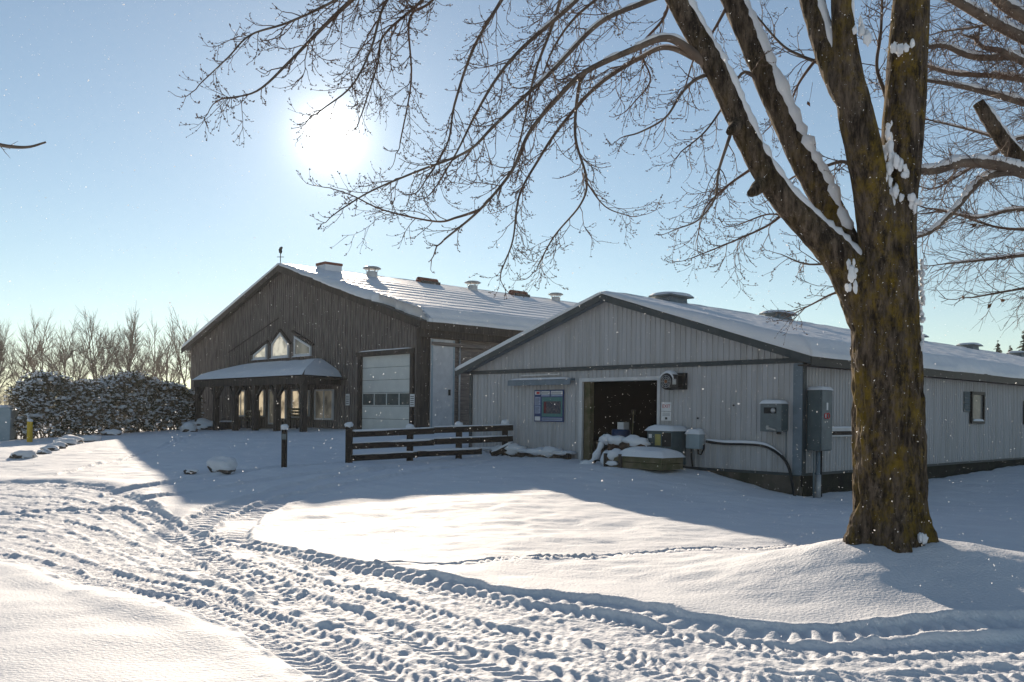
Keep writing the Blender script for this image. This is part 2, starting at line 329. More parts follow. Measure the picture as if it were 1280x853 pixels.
def detail(X, Y):
    h = .022*fbm(X*.9, Y*.9, 3, 3)+.05*fbm(X*.22, Y*.22, 2, 9)
    r = np.hypot(X, Y); m = (r < 45) & (Y > 0)
    x, y = X[m], Y[m]; du, su = nearest(x, y, UP); dl, s2 = nearest(x, y, LO)
    wob = .10*fbm(x*1.3, y*1.3, 3, 21)
    inside = sstep(-.08, .22, -du+wob)*sstep(-.05, .35, dl+wob)
    ch = inside*(.012*fbm(x*3.2, y*3.2, 4, 31, .6)+.014*np.abs(fbm(x*9, y*9, 3, 41, .6)))
    clod = np.maximum(0, vnoise(x*6.3, y*6.3, 51)-.5)*.05*(inside*.8+.6*np.exp(-((du)/.3)**2)+.5*np.exp(-((dl)/.3)**2))
    bank = .025*np.exp(-((du-.25)/.35)**2)*sstep(-.2, .2, du)
    e = -.05*inside+ch+clod+bank+.03*np.exp(-((dl+.15)/.2)**2)
    # drifted bank between the two shadows, fine wind ripple
    e = e+.012*sstep(.1, 1.5, du)*fbm(x*2.2, y*3.4, 3, 61)
    h[m] = h[m]*(1-.5*inside)+e
    n = 90; a, b = resample(UP, n), resample(LO, n)
    rng = np.random.RandomState(4)
    for k, t in enumerate((.02, .10, .30, .39, .55, .72, .80, .94)):
        tt = t+.03*np.sin(np.linspace(0, 5+k*.6, n)+k*1.7)
        P = a*(1-tt[:, None])+b*tt[:, None]
        h = tread(h, X, Y, P, (.26, .30, .34, .30, .36, .32, .32, .30)[k], (.022, .032, .032, .022, .034, .028, .032, .03)[k], (.18, .11, .125, .10, .14, .11, .12, .115)[k], (.022, .012, .011, .010, .012, .010, .012, .010)[k], 100+k*7, (.2, .6, .9, .4, 1., .5, .8, .6)[k], rim=.014)
    for k, (pix, w, dp, per, lug, sl) in enumerate([
        ([(228, 668), (240, 655), (275, 638), (340, 624), (440, 608), (560, 593), (680, 579)], .55, .045, .24, .016, .7),
        ([(285, 668), (292, 655), (318, 640), (370, 627), (460, 614), (580, 599), (700, 584)], .55, .045, .24, .016, .7),
        ([(150, 622), (250, 611), (430, 594), (560, 584), (690, 574)], .6, .05, .26, .008, .5),
        ([(160, 632), (260, 621), (440, 603), (570, 590), (700, 578)], .45, .035, .26, .006, .5),
        ([(70, 603), (121, 591), (169, 582), (230, 566), (310, 547)], .26, .035, .5, .006, .2),
        ([(0, 640), (90, 636), (170, 640), (250, 680), (350, 735)], .35, .04, .2, .02, .5),
        ([(470, 707), (560, 706), (640, 703), (740, 699), (870, 696), (1000, 692)], .13, .035, .42, .03, 0)]):
        h = tread(h, X, Y, catmull(gpoly(pix), 6), w, dp, per, lug, 300+k*11, sl, rim=.015 if k < 4 else .02)
    return h
_lowx = np.array([0.])
def G(x, y): return float(base_height(np.array([x], float), np.array([y], float))[0]+.05*fbm(np.array([x*.22]), np.array([y*.22]), 2, 9)[0])
def ground():
    th = np.r_[np.linspace(-180, -46, 40, endpoint=False), np.linspace(-46, -39, 20, endpoint=False), np.linspace(-39, 39, 720, endpoint=False), np.linspace(39, 46, 20, endpoint=False), np.linspace(46, 180, 40, endpoint=False)]
    rr = np.r_[np.linspace(.4, 4.6, 22, endpoint=False), 4.6*np.exp(np.linspace(0, math.log(36/4.6), 560, endpoint=False)), 36*np.exp(np.linspace(0, math.log(3500/36), 130))]
    T, RR = np.meshgrid(np.radians(th), rr); X, Y = (RR*np.sin(T)).ravel(), (RR*np.cos(T)).ravel()
    Z = base_height(X, Y)+detail(X, Y)
    nr, na = len(rr), len(th)
    i, j = np.meshgrid(np.arange(nr-1), np.arange(na), indexing='ij'); jn = (j+1) % na
    q = np.stack([i*na+j, (i+1)*na+j, (i+1)*na+jn, i*na+jn], -1).reshape(-1, 4)[:, ::-1]
    V = np.vstack([np.c_[X, Y, Z], [[0, 0, 0]]]); c = len(V)-1
    tri = np.array([[c, (k+1) % na, k] for k in range(na)])[:, ::-1][:, [0, 1, 2]]
    tri = np.array([[c, k, (k+1) % na] for k in range(na)])[:, ::-1]
    me = bpy.data.meshes.new('snowy_ground'); me.vertices.add(len(V)); me.vertices.foreach_set('co', V.ravel().astype(np.float32))
    nl = q.size+tri.size; me.loops.add(nl); me.loops.foreach_set('vertex_index', np.r_[q.ravel(), tri.ravel()].astype(np.int32))
    me.polygons.add(len(q)+len(tri)); me.polygons.foreach_set('loop_start', np.r_[np.arange(len(q))*4, len(q)*4+np.arange(len(tri))*3].astype(np.int32))
    me.polygons.foreach_set('loop_total', np.r_[np.full(len(q), 4), np.full(len(tri), 3)].astype(np.int32))
    me.polygons.foreach_set('use_smooth', np.ones(len(q)+len(tri), bool)); me.update(calc_edges=True); me.validate()
    me.materials.append(M['ground_snow'])
    o = bpy.data.objects.new('ground', me); COL.objects.link(o); o['kind'] = 'structure'; return o
ground()

# ------------------------------------------------------------------ ribbed metal stable
def roof_snow(name, parent, fz, x0, x1, y0, y1, nx, ny, thick, edge=None, mat='roofsnow'):
    """snow sheet over a roof slope: fz(x) roof height, thick(x,y) depth; with skirts down to the roof"""
    xs, ys = np.linspace(x0, x1, nx), np.linspace(y0, y1, ny)
    X, Y = np.meshgrid(xs, ys, indexing='ij')
    if edge is not None: X, Y = edge(X, Y)
    B = fz(X); T = thick(X, Y); Z = B+T
    V = [np.c_[X.ravel(), Y.ravel(), Z.ravel()]]; idx = np.arange(nx*ny).reshape(nx, ny)
    f = [np.stack([idx[:-1, :-1], idx[1:, :-1], idx[1:, 1:], idx[:-1, 1:]], -1).reshape(-1, 4)]
    rim = np.r_[idx[:, 0], idx[-1, 1:], idx[::-1, -1][1:], idx[0, ::-1][1:-1]]
    k = len(rim); base = nx*ny
    cx, cy = X.mean(), Y.mean()
    rx, ry = X.ravel()[rim], Y.ravel()[rim]
    V.append(np.c_[rx+(cx-rx)*.002, ry+(cy-ry)*.002, B.ravel()[rim]-.01])
    a = np.arange(k); b = (a+1) % k
    f.append(np.stack([rim[a], base+a, base+b, rim[b]], -1))
    me = bpy.data.meshes.new(name); fl = np.vstack(f)
    me.from_pydata(np.vstack(V).tolist(), [], fl.tolist()); me.polygons.foreach_set('use_smooth', [True]*len(me.polygons)); me.materials.append(M[mat]); me.update()
    import bmesh
    bm = bmesh.new(); bm.from_mesh(me); bmesh.ops.recalc_face_normals(bm, faces=bm.faces); bm.to_mesh(me); bm.free()
    o = bpy.data.objects.new(name, me); COL.objects.link(o); o.parent = parent; return o

WW, WL = 11.589, 42.0; WZ0, WZT = .45, 3.05; WRZ, WK = 4.97, .342
WKS = (WRZ-3.15)/(WW/2)
def wroof(x): return WRZ-WKS*abs(x+WW/2)               # underside of the roof
wb = empty('metal_stable', (WH.o[0], WH.o[1], 0), 'long pale grey ribbed metal stable with dark open doorway', 'stable', -WH.yaw)
DX0, DX1, DZ = -6.72, -4.08, 2.68
def rib_panel(u0, u1, z0, z1f, mapf, parent, mat='siding', name='siding_panel'):
    n = max(1, round((u1-u0)/.15)); st = (u1-u0)/n; us = []
    for k in range(n):
        b = u0+k*st; us += [(b, 0), (b+st*.62, 0), (b+st*.70, .022), (b+st*.90, .022), (b+st*.98, 0)]
    us.append((u1, 0)); vs = []; fs = []
    for u, p in us: vs += [mapf(u, p, z0), mapf(u, p, z1f(u))]
    fs = [(2*i, 2*i+2, 2*i+3, 2*i+1) for i in range(len(us)-1)]
    return MB().add(vs, fs).build(name, mat, parent)
fmap = lambda u, p, z: (u, -p-.004, z)
smap = lambda u, p, z: (p+.004, u, z)
def spans(a, b, w):
    n = max(1, round((b-a)/w)); return [(a+(b-a)*i/n, a+(b-a)*(i+1)/n) for i in range(n)]
for a, b in spans(-WW, DX0-.12, .9): rib_panel(a, b, WZ0, lambda u: WZT-.05, fmap, wb)
for a, b in spans(DX1+.08, -.02, .9): rib_panel(a, b, WZ0, lambda u: WZT-.05, fmap, wb)
for a, b in spans(DX0-.12, DX1+.08, .9): rib_panel(a, b, DZ+.10, lambda u: WZT-.05, fmap, wb)
gp = spans(-WW, -WW/2, .9)+spans(-WW/2, 0, .9)
for a, b in gp: rib_panel(a, b, WZT+.05, lambda u: max(WZT+.06, wroof(u)-.02), fmap, wb)
for a, b in spans(.02, WL, .9): rib_panel(a, b, WZ0, lambda u: WZT+.1, smap, wb)
w = MB()                                               # backing walls, all round
w.box(-WW, DX0-.1, .02, .14, WZ0-.3, WZT); w.box(DX1+.06, -.02, .02, .14, WZ0-.3, WZT); w.box(DX0-.1, DX1+.06, .02, .14, DZ+.08, WZT)
w.prism([(-WW, WZT), (0, WZT), (0, wroof(0)-.01), (-WW/2, WRZ-.01), (-WW, wroof(0)-.01)], 1, .03, .13)
w.box(-.14, -.02, .14, WL, WZ0-.3, wroof(0)); w.box(-WW, -WW+.12, .14, WL, WZ0-.3, wroof(0))
w.prism([(-WW, WZ0), (0, WZ0), (0, wroof(0)-.01), (-WW/2, WRZ-.01), (-WW, wroof(0)-.01)], 1, WL-.12, WL)
w.build('wall', 'interior', wb)
MB().box(-WW+.1, -.1, .1, WL-.1, .30, .47).build('floor_slab', 'concrete', wb)
MB().box(-9.5, -2.2, 7.0, 7.1, .47, 4.2).build('stall_partition', 'interior', wb)
MB().box(-WW+.02, -.03, -.03, .10, -.6, WZ0).build('foundation', 'concrete', wb)
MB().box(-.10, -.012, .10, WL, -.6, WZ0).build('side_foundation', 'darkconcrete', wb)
MB().box(-WW-.03, .03, -.065, -.028, WZT-.055, WZT+.06).build('gable_band', 'trim', wb)
MB().box(-WW-.03, .0, -.05, -.028, WZ0-.045, WZ0+.02).build('base_trim', 'trim', wb)
MB().box(.028, .05, -.03, WL, WZ0-.04, WZ0+.02).build('side_base_trim', 'trim', wb)
MB().box(-.20, .03, -.055, -.03, WZ0-.02, WZT-.06).build('corner_trim', 'bluetrim', wb)
MB().box(.032, .055, -.057, .10, WZ0-.03, WZT+.02).build('corner_edge', 'trim', wb)
MB().box(-WW-.05, -WW+.07, -.055, -.03, WZ0, WZT-.06).build('corner_trim', 'trim', wb)
# doorway
df = MB(); df.box(DX1, DX1+.09, -.06, .16, .3, DZ+.10); df.box(DX0-.12, DX1, -.06, .16, DZ, DZ+.10); df.build('door_frame', 'whitetrim', wb)
MB().box(DX0-.12, DX0, -.06, .02, .3, DZ).build('door_jamb', 'whitetrim', wb)
MB().box(DX0-.02, DX0+.20, .05, .22, .3, DZ).build('sliding_door_edge', 'oldwood', wb)
rc = MB().prism([(-.03, 2.80), (-.24, 2.76), (-.26, 2.60), (-.22, 2.60), (-.20, 2.72), (-.03, 2.72)], 0, -9.61, -7.02).build('door_rail_cover', 'bluetrim', wb)
MB().pillow(-9.6, -7.03, -.23, -.04, 2.785, .04, 3, lip=0).build('snow', 'snow', rc, True)
MB().box(-9.2, -7.6, -.075, -.03, 2.89, 2.93).build('door_rail', 'whitetrim', wb)
# roof
OV, OF = .36, .34
rf = MB()
rf.prism([(-WW/2, WRZ), (OV, wroof(OV)), (OV, wroof(OV)+.10), (-WW/2, WRZ+.10)], 1, -OF, WL+.3)
rf.build('roof', 'roofmetal', wb); roof_r = COL.objects['roof']
rf2 = MB().prism([(-WW/2, WRZ), (-WW/2, WRZ+.10), (-WW-OV, wroof(OV)+.10), (-WW-OV, wroof(OV))], 1, -OF, WL+.3).build('roof', 'roofmetal', wb)
k = wroof(OV)
MB().prism([(-WW/2, WRZ+.07), (OV+.02, k+.07), (OV+.02, k-.10), (-WW/2, WRZ-.10)], 1, -OF-.035, -OF-.003).build('rake_board', 'trim', wb)
MB().prism([(-WW/2, WRZ+.07), (-WW/2, WRZ-.10), (-WW-OV-.02, k-.10), (-WW-OV-.02, k+.07)], 1, -OF-.035, -OF-.003).build('rake_board', 'trim', wb)
MB().prism([(-WW/2, WRZ-.006), (-WW/2, WRZ-.05), (-.0, wroof(0)-.05), (-.0, wroof(0)-.006)], 1, -OF, -.03).build('soffit', 'bluetrim', wb)
MB().prism([(-WW/2, WRZ-.006), (-WW-.0, wroof(0)-.006), (-WW-.0, wroof(0)-.05), (-WW/2, WRZ-.05)], 1, -OF, -.03).build('soffit', 'bluetrim', wb)
MB().box(OV+.003, OV+.035, -OF, WL+.3, k-.13, k+.08).build('eave_board', 'black', wb)
MB().box(.06, OV, -OF+.01, WL, k-.13, k-.10).build('eave_soffit', 'timber', wb)
def wthick(X, Y):
    d = (X+WW/2)/(WW/2+OV)                             # 0 ridge, 1 eave
    t = .08+.30*np.minimum(d, .95)+.014*fbm(X*1.3, Y*1.3, 4, 71)+.010*fbm(X*6, Y*6, 3, 75)
    ed = np.minimum(np.clip((1-d)*22, 0, 1), np.clip((Y+OF+.06)*5, 0, 1)); return np.maximum(.02, t*(.30+.70*np.sqrt(ed)))
def wedge(X, Y):
    e = (X > OV-.02); X = X+e*.05*fbm(Y*.8, Y*.1, 3, 77); 
    f = (Y < -OF+.02); Y = Y-f*(.05+.03*fbm(X*1.1, X*.1, 3, 79)); return X, Y
roof_snow('roof_snow', roof_r, lambda X: WRZ+.10-WKS*np.abs(X+WW/2), -WW/2-.02, OV+.06, -OF-.03, WL+.3, 90, 420, wthick, wedge)
def wthick2(X, Y):
    d = -(X+WW/2)/(WW/2+OV); t = .10+.10*np.sin(np.clip(d, 0, 1)*np.pi*.6)+.02*fbm(X*1.3, Y*1.3, 3, 81)
    ed = np.minimum(np.clip((1-d)*8, 0, 1), np.clip((Y+OF+.06)*5, 0, 1)); return np.maximum(.02, t*(.30+.70*np.sqrt(ed)))
roof_snow('roof_snow', rf2, lambda X: WRZ+.10-WKS*np.abs(X+WW/2), -WW/2+.02, -WW-OV-.05, -OF-.05, WL+.3, 40, 120, wthick2)
for px in (838, 972, 1141, 1211, 1272):                # low ridge ventilators
    py = {838: 372, 972: 395, 1141: 422, 1211: 434, 1272: 443}[px]
    p = WH.side(px, py, -WW/2); y = p[1]; z = WRZ+.12
    v = MB(); v.prism([(-WW/2-.30, z-.1), (-WW/2+.30, z-.1), (-WW/2+.26, z+.16), (-WW/2-.26, z+.16)], 1, y-.42, y+.42)
    o = v.build('ridge_vent', 'bluetrim', wb)
    c = MB(); c.prism([(-WW/2-.42, z+.16), (-WW/2+.42, z+.16), (-WW/2+.40, z+.21), (-WW/2-.40, z+.21)], 1, y-.56, y+.56); c.build('vent_hood', 'greybox', o)
    MB().pillow(-WW/2-.42, -WW/2+.42, y-.55, y+.55, z+.21, .10, y, lip=.01).build('snow', 'snow', o, True)
# window and shutter in the long wall
a, b = WH.side(1210, 489), WH.side(1226, 531)
wy0, wy1, wz0, wz1 = a[1], b[1], 1.62, 2.60
win = MB(); win.box(.03, .10, wy0, wy0+.09, wz0, wz1); win.box(.03, .10, wy1-.09, wy1, wz0, wz1); win.box(.03, .10, wy0+.09, wy1-.09, wz0, wz0+.09); win.box(.03, .10, wy0+.09, wy1-.09, wz1-.09, wz1)
wo_ = win.build('window', 'black', wb); MB().box(.035, .05, wy0+.09, wy1-.09, wz0+.09, wz1-.09).build('pane', 'glass', wo_)
MB().pillow(.03, .12, wy0+.1, wy1-.1, wz0+.09, .05, 5, lip=0).build('snow', 'snow', wo_, True)
lv = MB(); lv.box(.03, .045, wy0-.52, wy0-.05, wz0+.35, wz1-.02)
for i in range(8): z = wz0+.38+i*.075; lv.prism([(.045, z+.05), (.075, z), (.08, z+.01), (.05, z+.06)], 1, wy0-.50, wy0-.07)
lv.build('louvre_vent', 'greybox', wb)
MB().box(.03, .11, WH.side(1277, 520)[1], WH.side(1277, 520)[1]+.9, 1.6, 2.4).build('far_window', 'black', wb)
for px, py in ((917, 507), (872, 523)):
    p = WH.front(px, py); MB().lathe((p[0], -.02, p[2]), [(.022, 0), (.022, -.03)], 8, 1).build('wall_bracket', 'black', wb)
# timber edge lying along the wall foot, left of the door
p0, p1 = WH.wor(-10.2, -.35, .57), WH.wor(-6.95, -.30, .54)
lg = MB().beam(p0, p1, .16, .22).build('ground_timber', 'timber', origin=p0); tag(lg, 'dark timber half buried in snow along the stable wall foot', 'timber')
hs = MB()
for i in range(7):
    t = i/6*.9+.03; c = p0*(1-t)+p1*t; hs.blob((c[0], c[1], c[2]+.11), (.38, .22, .06+.05*(i % 3)), i, .3)
hs.build('snow', 'snow', lg, True, origin=p0)

# ------------------------------------------------------------------ things on the stable wall
def wthing(name, x, y, z, label, cat): q = WH.wor(x, y, z); return empty(name, q, label, cat, -WH.yaw)
# notice board
nb = wthing('notice_board', -8.04, -.03, 1.53, 'blue framed notice board with coloured photo print on ribbed wall', 'notice board')
MB().box(-.60, .60, -.03, 0, 0, .94).build('backing_board', 'navy', nb)
for x0, x1, z0, z1, m in ((-.56, -.34, .80, .90, 'paper'), (-.30, .04, .80, .90, 'paper'), (.10, .56, .80, .90, 'paper'), (-.30, .04, .745, .785, 'paleblue'), (.10, .56, .745, .785, 'paleblue'), (-.56, -.34, .48, .73, 'paleblue'), (-.56, -.34, .24, .46, 'paleblue'), (-.56, -.34, .03, .15, 'paper'), (-.27, .56, .15, .72, 'greenprint'), (-.27, .56, .03, .12, 'paleblue')):
    MB().box(x0, x1, -.036, -.03, z0, z1).build('printed_panel', m, nb)
MB().box(-.20, .50, -.041, -.036, .24, .60).build('photo_print', 'darkprint', nb)
MB().box(-.18, -.09, -.044, -.041, .25, .58).build('figure_print', mk('dull_red_print', (.22, .03, .03), (.1, .02, .03), 12), nb)
MB().box(-.50, -.37, -.040, -.036, .815, .885).build('red_emblem', 'red', nb)
tx = MB()
for x0, x1, z0, z1, n in ((-.54, -.36, .50, .71, 6), (-.54, -.36, .26, .44, 5), (-.28, .02, .82, .88, 2), (.12, .54, .82, .88, 2), (-.25, .54, .045, .105, 2)):
    for i in range(n): z = z0+(z1-z0)*(i+.5)/n; tx.box(x0, x1-random.Random(i).random()*.04, -.0385, -.036, z-.006, z+.006)
tx.build('print_lines', 'ink', nb)
# exit sign
es = wthing('exit_sign', -3.79, -.03, 1.62, 'white two-part sign plate with red EXIT lettering beside doorway', 'sign')
MB().box(-.16, .16, -.012, 0, .25, .48).build('upper_plate', 'paper', es); MB().box(-.16, .16, -.012, 0, 0, .235).build('lower_plate', 'paper', es)
def text(s, size, loc, mat, parent):
    cu = bpy.data.curves.new('lettering', 'FONT'); cu.body = s; cu.size = size; cu.align_x = 'CENTER'; cu.align_y = 'CENTER'; cu.extrude = .001
    t = bpy.data.objects.new('lettering', cu); COL.objects.link(t); dg = bpy.context.evaluated_depsgraph_get()
    me = bpy.data.meshes.new_from_object(t.evaluated_get(dg)); bpy.data.objects.remove(t); me.materials.clear(); me.materials.append(M[mat])
    o = bpy.data.objects.new('lettering', me); COL.objects.link(o); o.parent = parent; o.location = loc; o.rotation_euler = (R(90), 0, 0); return o
text('EXIT', .125, (0, -.0145, .37), 'red', es)
MB().box(-.035, .035, -.015, -.012, .03, .09).build('symbol', 'ink', es)
tl = MB()
for i in range(3): tl.box(-.12, .12, -.015, -.012, .13+i*.03, .137+i*.03)
tl.build('print_lines', 'ink', es)
# blower fan
bf = wthing('blower_fan', -3.44, -.03, 2.42, 'black round blower fan capped with snow high beside doorway', 'fan')
fb = MB(); fb.box(-.02, .30, -.10, 0, 0, .42); fb.prism([(-.10, .0), (.22, .04), (.22, .36), (-.10, .40)], 1, -.30, -.10); fb.build('outlet_housing', 'black', bf, bevel=.01)
MB().lathe((-.13, -.16, .20), [(.205, .16), (.215, .05), (.215, -.13), (.18, -.17), (.12, -.165)], 24, 1).build('scroll_housing', 'black', bf, True)
gr = MB()
for rr_ in (.06, .11, .155): gr.tube([(-.13+rr_*math.cos(t), -.345, .20+rr_*math.sin(t)) for t in np.linspace(0, 2*math.pi, 25)], .007, 5)
for q in range(4): t = q*math.pi/4; gr.beam((-.13-.16*math.cos(t), -.343, .2-.16*math.sin(t)), (-.13+.16*math.cos(t), -.343, .2+.16*math.sin(t)), .008, .008)
gr.build('grille', 'galv', bf); MB().lathe((-.13, -.335, .20), [(.045, 0), (.05, -.012), (.02, -.03)], 12, 1).build('hub', 'copper', bf, True)
MB().box(.05, .17, -.32, -.30, .12, .26).build('motor_cover', 'galv', bf, bevel=.01)
sn = MB(); vs = []; n = 20
for i in range(n+1):
    t = math.radians(15+i/n*150); 
    for r_, y in ((.215, -.33), (.24, -.34), (.285, -.24), (.285, -.10), (.24, .0), (.215, .0)):
        rr_ = .215+(r_-.215)*math.sin(math.pi*(i+.3)/(n+.6))**.6; vs.append((-.13+rr_*math.cos(t), y, .20+rr_*math.sin(t)))
sn.add(vs, [(i*6+j, (i+1)*6+j, (i+1)*6+(j+1) % 6, i*6+(j+1) % 6) for i in range(n) for j in range(6)]); sn.build('snow', 'snow', bf, True)
# meter box
mb_ = wthing('meter_box', -.56, -.03, 1.41, 'grey electric meter box with viewing window on ribbed wall', 'meter box')
body = MB().box(-.32, .22, -.30, 0, 0, .66).build('case', 'greybox', mb_, bevel=.015)
MB().box(.222, .235, -.28, -.01, .03, .63).build('side_plate', 'tealbox', mb_)
MB().box(-.22, .10, -.307, -.30, .42, .56).build('meter_window', 'black', mb_)
MB().lathe((.02, -.307, .49), [(.06, 0), (.055, -.02), (.03, -.03)], 16, 1).build('meter_dial', 'galv', mb_, True)
lt = MB(); lt.beam((-.15, -.315, .10), (.10, -.315, .04), .03, .03); lt.box(-.14, -.08, -.33, -.30, .05, .14); lt.build('latch', 'galv', mb_)
MB().lathe((.08, -.15, -.06), [(.05, 0), (.05, .06)], 12).build('conduit_nut', 'black', mb_)
MB().tube([(.20, -.03, 0), (.20, -.03, -.62)], .014, 6).build('ground_wire', 'greybox', mb_)
MB().tube([(-.10, -.03, 0), (-.10, -.03, -.90)], .012, 6).build('ground_wire', 'siding', mb_)
MB().pillow(-.32, .22, -.30, -.02, .66, .075, 8).build('snow', 'snow', mb_, True)
# disconnect cabinet on the long wall by the corner
y0 = .12; a = WH.side(1037, 562, .36); y1 = a[1]
dc = empty('electrical_cabinet', WH.wor(.05, y0, .99), 'tall grey green electrical disconnect cabinet at the stable corner', 'cabinet', -WH.yaw)
H = 1.40; D = .33; L_ = y1-y0
MB().box(0, D, 0, L_, 0, H).build('case', 'tealbox', dc, bevel=.015)
MB().box(D+.002, D+.03, .03, L_-.02, .02, H-.02).build('door', 'greybox', dc, bevel=.01)
st_ = MB(); st_.box(D+.031, D+.036, L_*.42, L_*.55, .93, 1.10); st_.build('label_plate', 'paper', dc)
for yy in (.36, .58): MB().tube([(D+.034, L_*yy+.06*math.cos(t), .80+.06*math.sin(t)) for t in np.linspace(0, 2*math.pi, 15)], .011, 5).build('round_mark', 'red', dc)
MB().box(D+.031, D+.036, L_*.33, L_*.39, .74, .86).build('mark_plate', 'paper', dc)
lv = MB(); lv.box(D-.2, D-.06, L_, L_+.06, .55, .80); lv.beam((D-.13, L_+.09, .72), (D-.11, L_+.12, 1.0), .035, .035); lv.build('lever', 'black', dc)
MB().beam((D-.11, L_+.118, .98), (D-.10, L_+.135, 1.10), .045, .045).build('lever_grip', 'red', dc)
for (xx, yy, rr_, m) in ((.17, .22, .055, 'bluetrim'), (.10, .50, .03, 'black'), (.16, .05, .02, 'greybox')): MB().tube([(xx, yy, .0), (xx, yy, -.75), (xx, yy+.01, -1.15)], rr_, 10).build('conduit', m, dc, True)
MB().tube([(.17, .22, -.55), (.17, .22, -1.15)], .075, 10).build('conduit_sleeve', 'galv', dc, True)
MB().pillow(0, D+.02, 0, L_, H, .07, 4).build('snow', 'snow', dc, True)
# wall channel
wc = empty('wall_channel', WH.wor(.03, y1+.02, 1.30), 'grey metal cable channel running along the long wall from cabinet', 'cable channel', -WH.yaw)
MB().box(0, .10, 0, 2.6, .13, .20).build('upper_rail', 'whitetrim', wc); MB().box(0, .10, 0, 2.6, 0, .035).build('lower_rail', 'whitetrim', wc); MB().box(0, .05, 0, 2.6, .035, .13).build('channel_back', 'timber', wc)
MB().pillow(.0, .10, .02, 2.58, .20, .04, 2, lip=0).build('snow', 'snow', wc, True)
# junction box and its cable
jb = wthing('junction_box', -2.80, -.03, .93, 'small grey junction box with snow on top and dark cables below', 'junction box')
MB().box(-.20, .20, -.26, 0, 0, .38).build('case', 'utility', jb, bevel=.02)
MB().pillow(-.20, .20, -.26, -.01, .38, .12, 6).build('snow', 'snow', jb, True)
MB().tube([(-.12, -.12, 0), (-.13, -.1, -.2), (-.12, -.06, -.45)], .022, 8).build('cable', 'black', jb, True)
MB().tube([(.08, -.12, 0), (.10, -.13, -.12), (.17, -.12, -.14), (.23, -.08, .02), (.22, -.06, .12)], .022, 8).build('cable', 'black', jb, True)
q0 = WH.wor(-2.55, -.10, 1.12)
pp = [WH.front(x, y, -.10) for x, y in ((882, 552), (905, 554.5), (930, 555), (952, 557), (966, 563), (978, 573), (985, 585), (989, 598), (993, 618), (994, 640))]
pp = [WH.wor(p[0], -.10 if i < 7 else -.14, p[2]) for i, p in enumerate(pp)]
cb = empty('power_cable', pp[0], 'thick black cable curving down the ribbed wall to the corner', 'cable')
cp = catmull(pp, 6); MB().tube(cp, .038, 8).build('cable', 'black', cb, True, origin=pp[0])
sp = [p+np.array([0, 0, .042]) for p in cp[:30]]
MB().tube(sp, [.012+.030*math.sin(math.pi*min(1, (i+1)/len(sp)*1.15 % 1.16))**.5 if i < len(sp)-2 else .012 for i in range(len(sp))], 8).build('snow', 'snow', cb, True, origin=pp[0])

# ------------------------------------------------------------------ pump, timber crib and cabinet by the door
def wl(px, py, y): p = WH.front(px, py, y); return p
tb = wthing('control_cabinet', -3.52, -.42, .52, 'squat grey green control cabinet with yellow label and thick snow cap', 'cabinet')
MB().box(-.36, .42, -.30, .30, 0, .86).build('case', 'tealbox', tb, bevel=.02)
MB().box(-.10, .08, -.306, -.30, .48, .76).build('label_plate', mk('faded_yellow_label', (.42, .36, .10), (.3, .28, .12), 10), tb)
MB().box(-.30, -.20, -.306, -.30, .66, .76).build('dial', 'paper', tb); MB().box(.12, .38, -.306, -.30, .30, .42).build('warning_plate', mk('faded_red_label', (.2, .08, .09), (.12, .07, .08), 10), tb)
MB().box(.12, .40, -.304, -.30, .46, .8).build('door_panel', 'black', tb)
MB().pillow(-.36, .42, -.30, .30, .86, .13, 9, lip=.05).build('snow', 'snow', tb, True)
cr = wthing('timber_crib', -3.62, -1.15, .42, 'low mossy timber crib heaped with snow under the pump', 'timber box')
for z in (.02, .18): MB().box(-.42, .86, -.42, -.34, z, z+.15).build('plank', 'oldwood', cr, bevel=.008); MB().box(-.42, .86, .36, .44, z, z+.15).build('plank', 'oldwood', cr); MB().box(.78, .86, -.34, .36, z, z+.15).build('plank', 'oldwood', cr)
for z in (.02, .18): MB().box(-.90, -.43, -.42, -.34, z, z+.14).build('plank', 'oldwood', cr, bevel=.008)
for x in (-.92, -.44): MB().box(x, x+.10, -.47, -.425, -.1, .36).build('post', 'timber', cr)
MB().pillow(-.45, .86, -.42, .44, .33, .20, 12, 16, .05).build('snow', 'snow', cr, True)
for c_, r_, q in (((-.70, -.30, .32), (.22, .2, .16), 4), ((-.62, -.5, .12), (.2, .08, .06), 6), ((-1.0, -.25, .22), (.15, .16, .22), 8)): MB().blob(c_, r_, q, .2).build('snow', 'snow', cr, True)
pu = wthing('water_pump', -4.05, -1.05, .60, 'rusty water pump buried in snow with a hose drooping to ground', 'pump')
MB().lathe((.05, 0, .30), [(.10, -.40), (.19, -.38), (.20, -.1), (.23, -.08), (.23, -.04), (.19, -.02), (.19, .30), (.12, .36)], 18, 0).build('motor_body', 'rust', pu, True)
MB().box(-.38, .42, -.20, .20, 0, .14).build('base_plate', 'rust', pu)
MB().lathe((-.55, 0, .30), [(.05, -.2), (.16, -.18), (.20, -.1), (.20, .05), (.10, .10), (.10, .18)], 16, 0).build('pump_casing', 'rust', pu, True)
hp = catmull([(-.60, -.02, .42), (-.72, -.06, .52), (-.88, -.10, .48), (-.97, -.14, .25), (-1.08, -.2, .0), (-1.22, -.28, -.16), (-1.4, -.36, -.20)], 6)
MB().tube(hp, .06, 10).build('hose', 'black', pu, True)
hs2 = [p+np.array([0, -.02, .045]) for p in hp]; MB().tube(hs2, [.075+.02*math.sin(i*.9)+.02*math.sin(i*.37) for i in range(len(hs2))], 10).build('snow', 'snow', pu, True)
for c_, r_, q in (((.08, 0, .47), (.40, .24, .15), 2), ((-.52, -.03, .50), (.24, .22, .12), 3), ((-.85, -.08, .52), (.17, .17, .12), 5), ((-1.30, -.3, -.14), (.24, .16, .09), 7)): MB().blob(c_, r_, q, .25, 16, 10).build('snow', 'snow', pu, True)

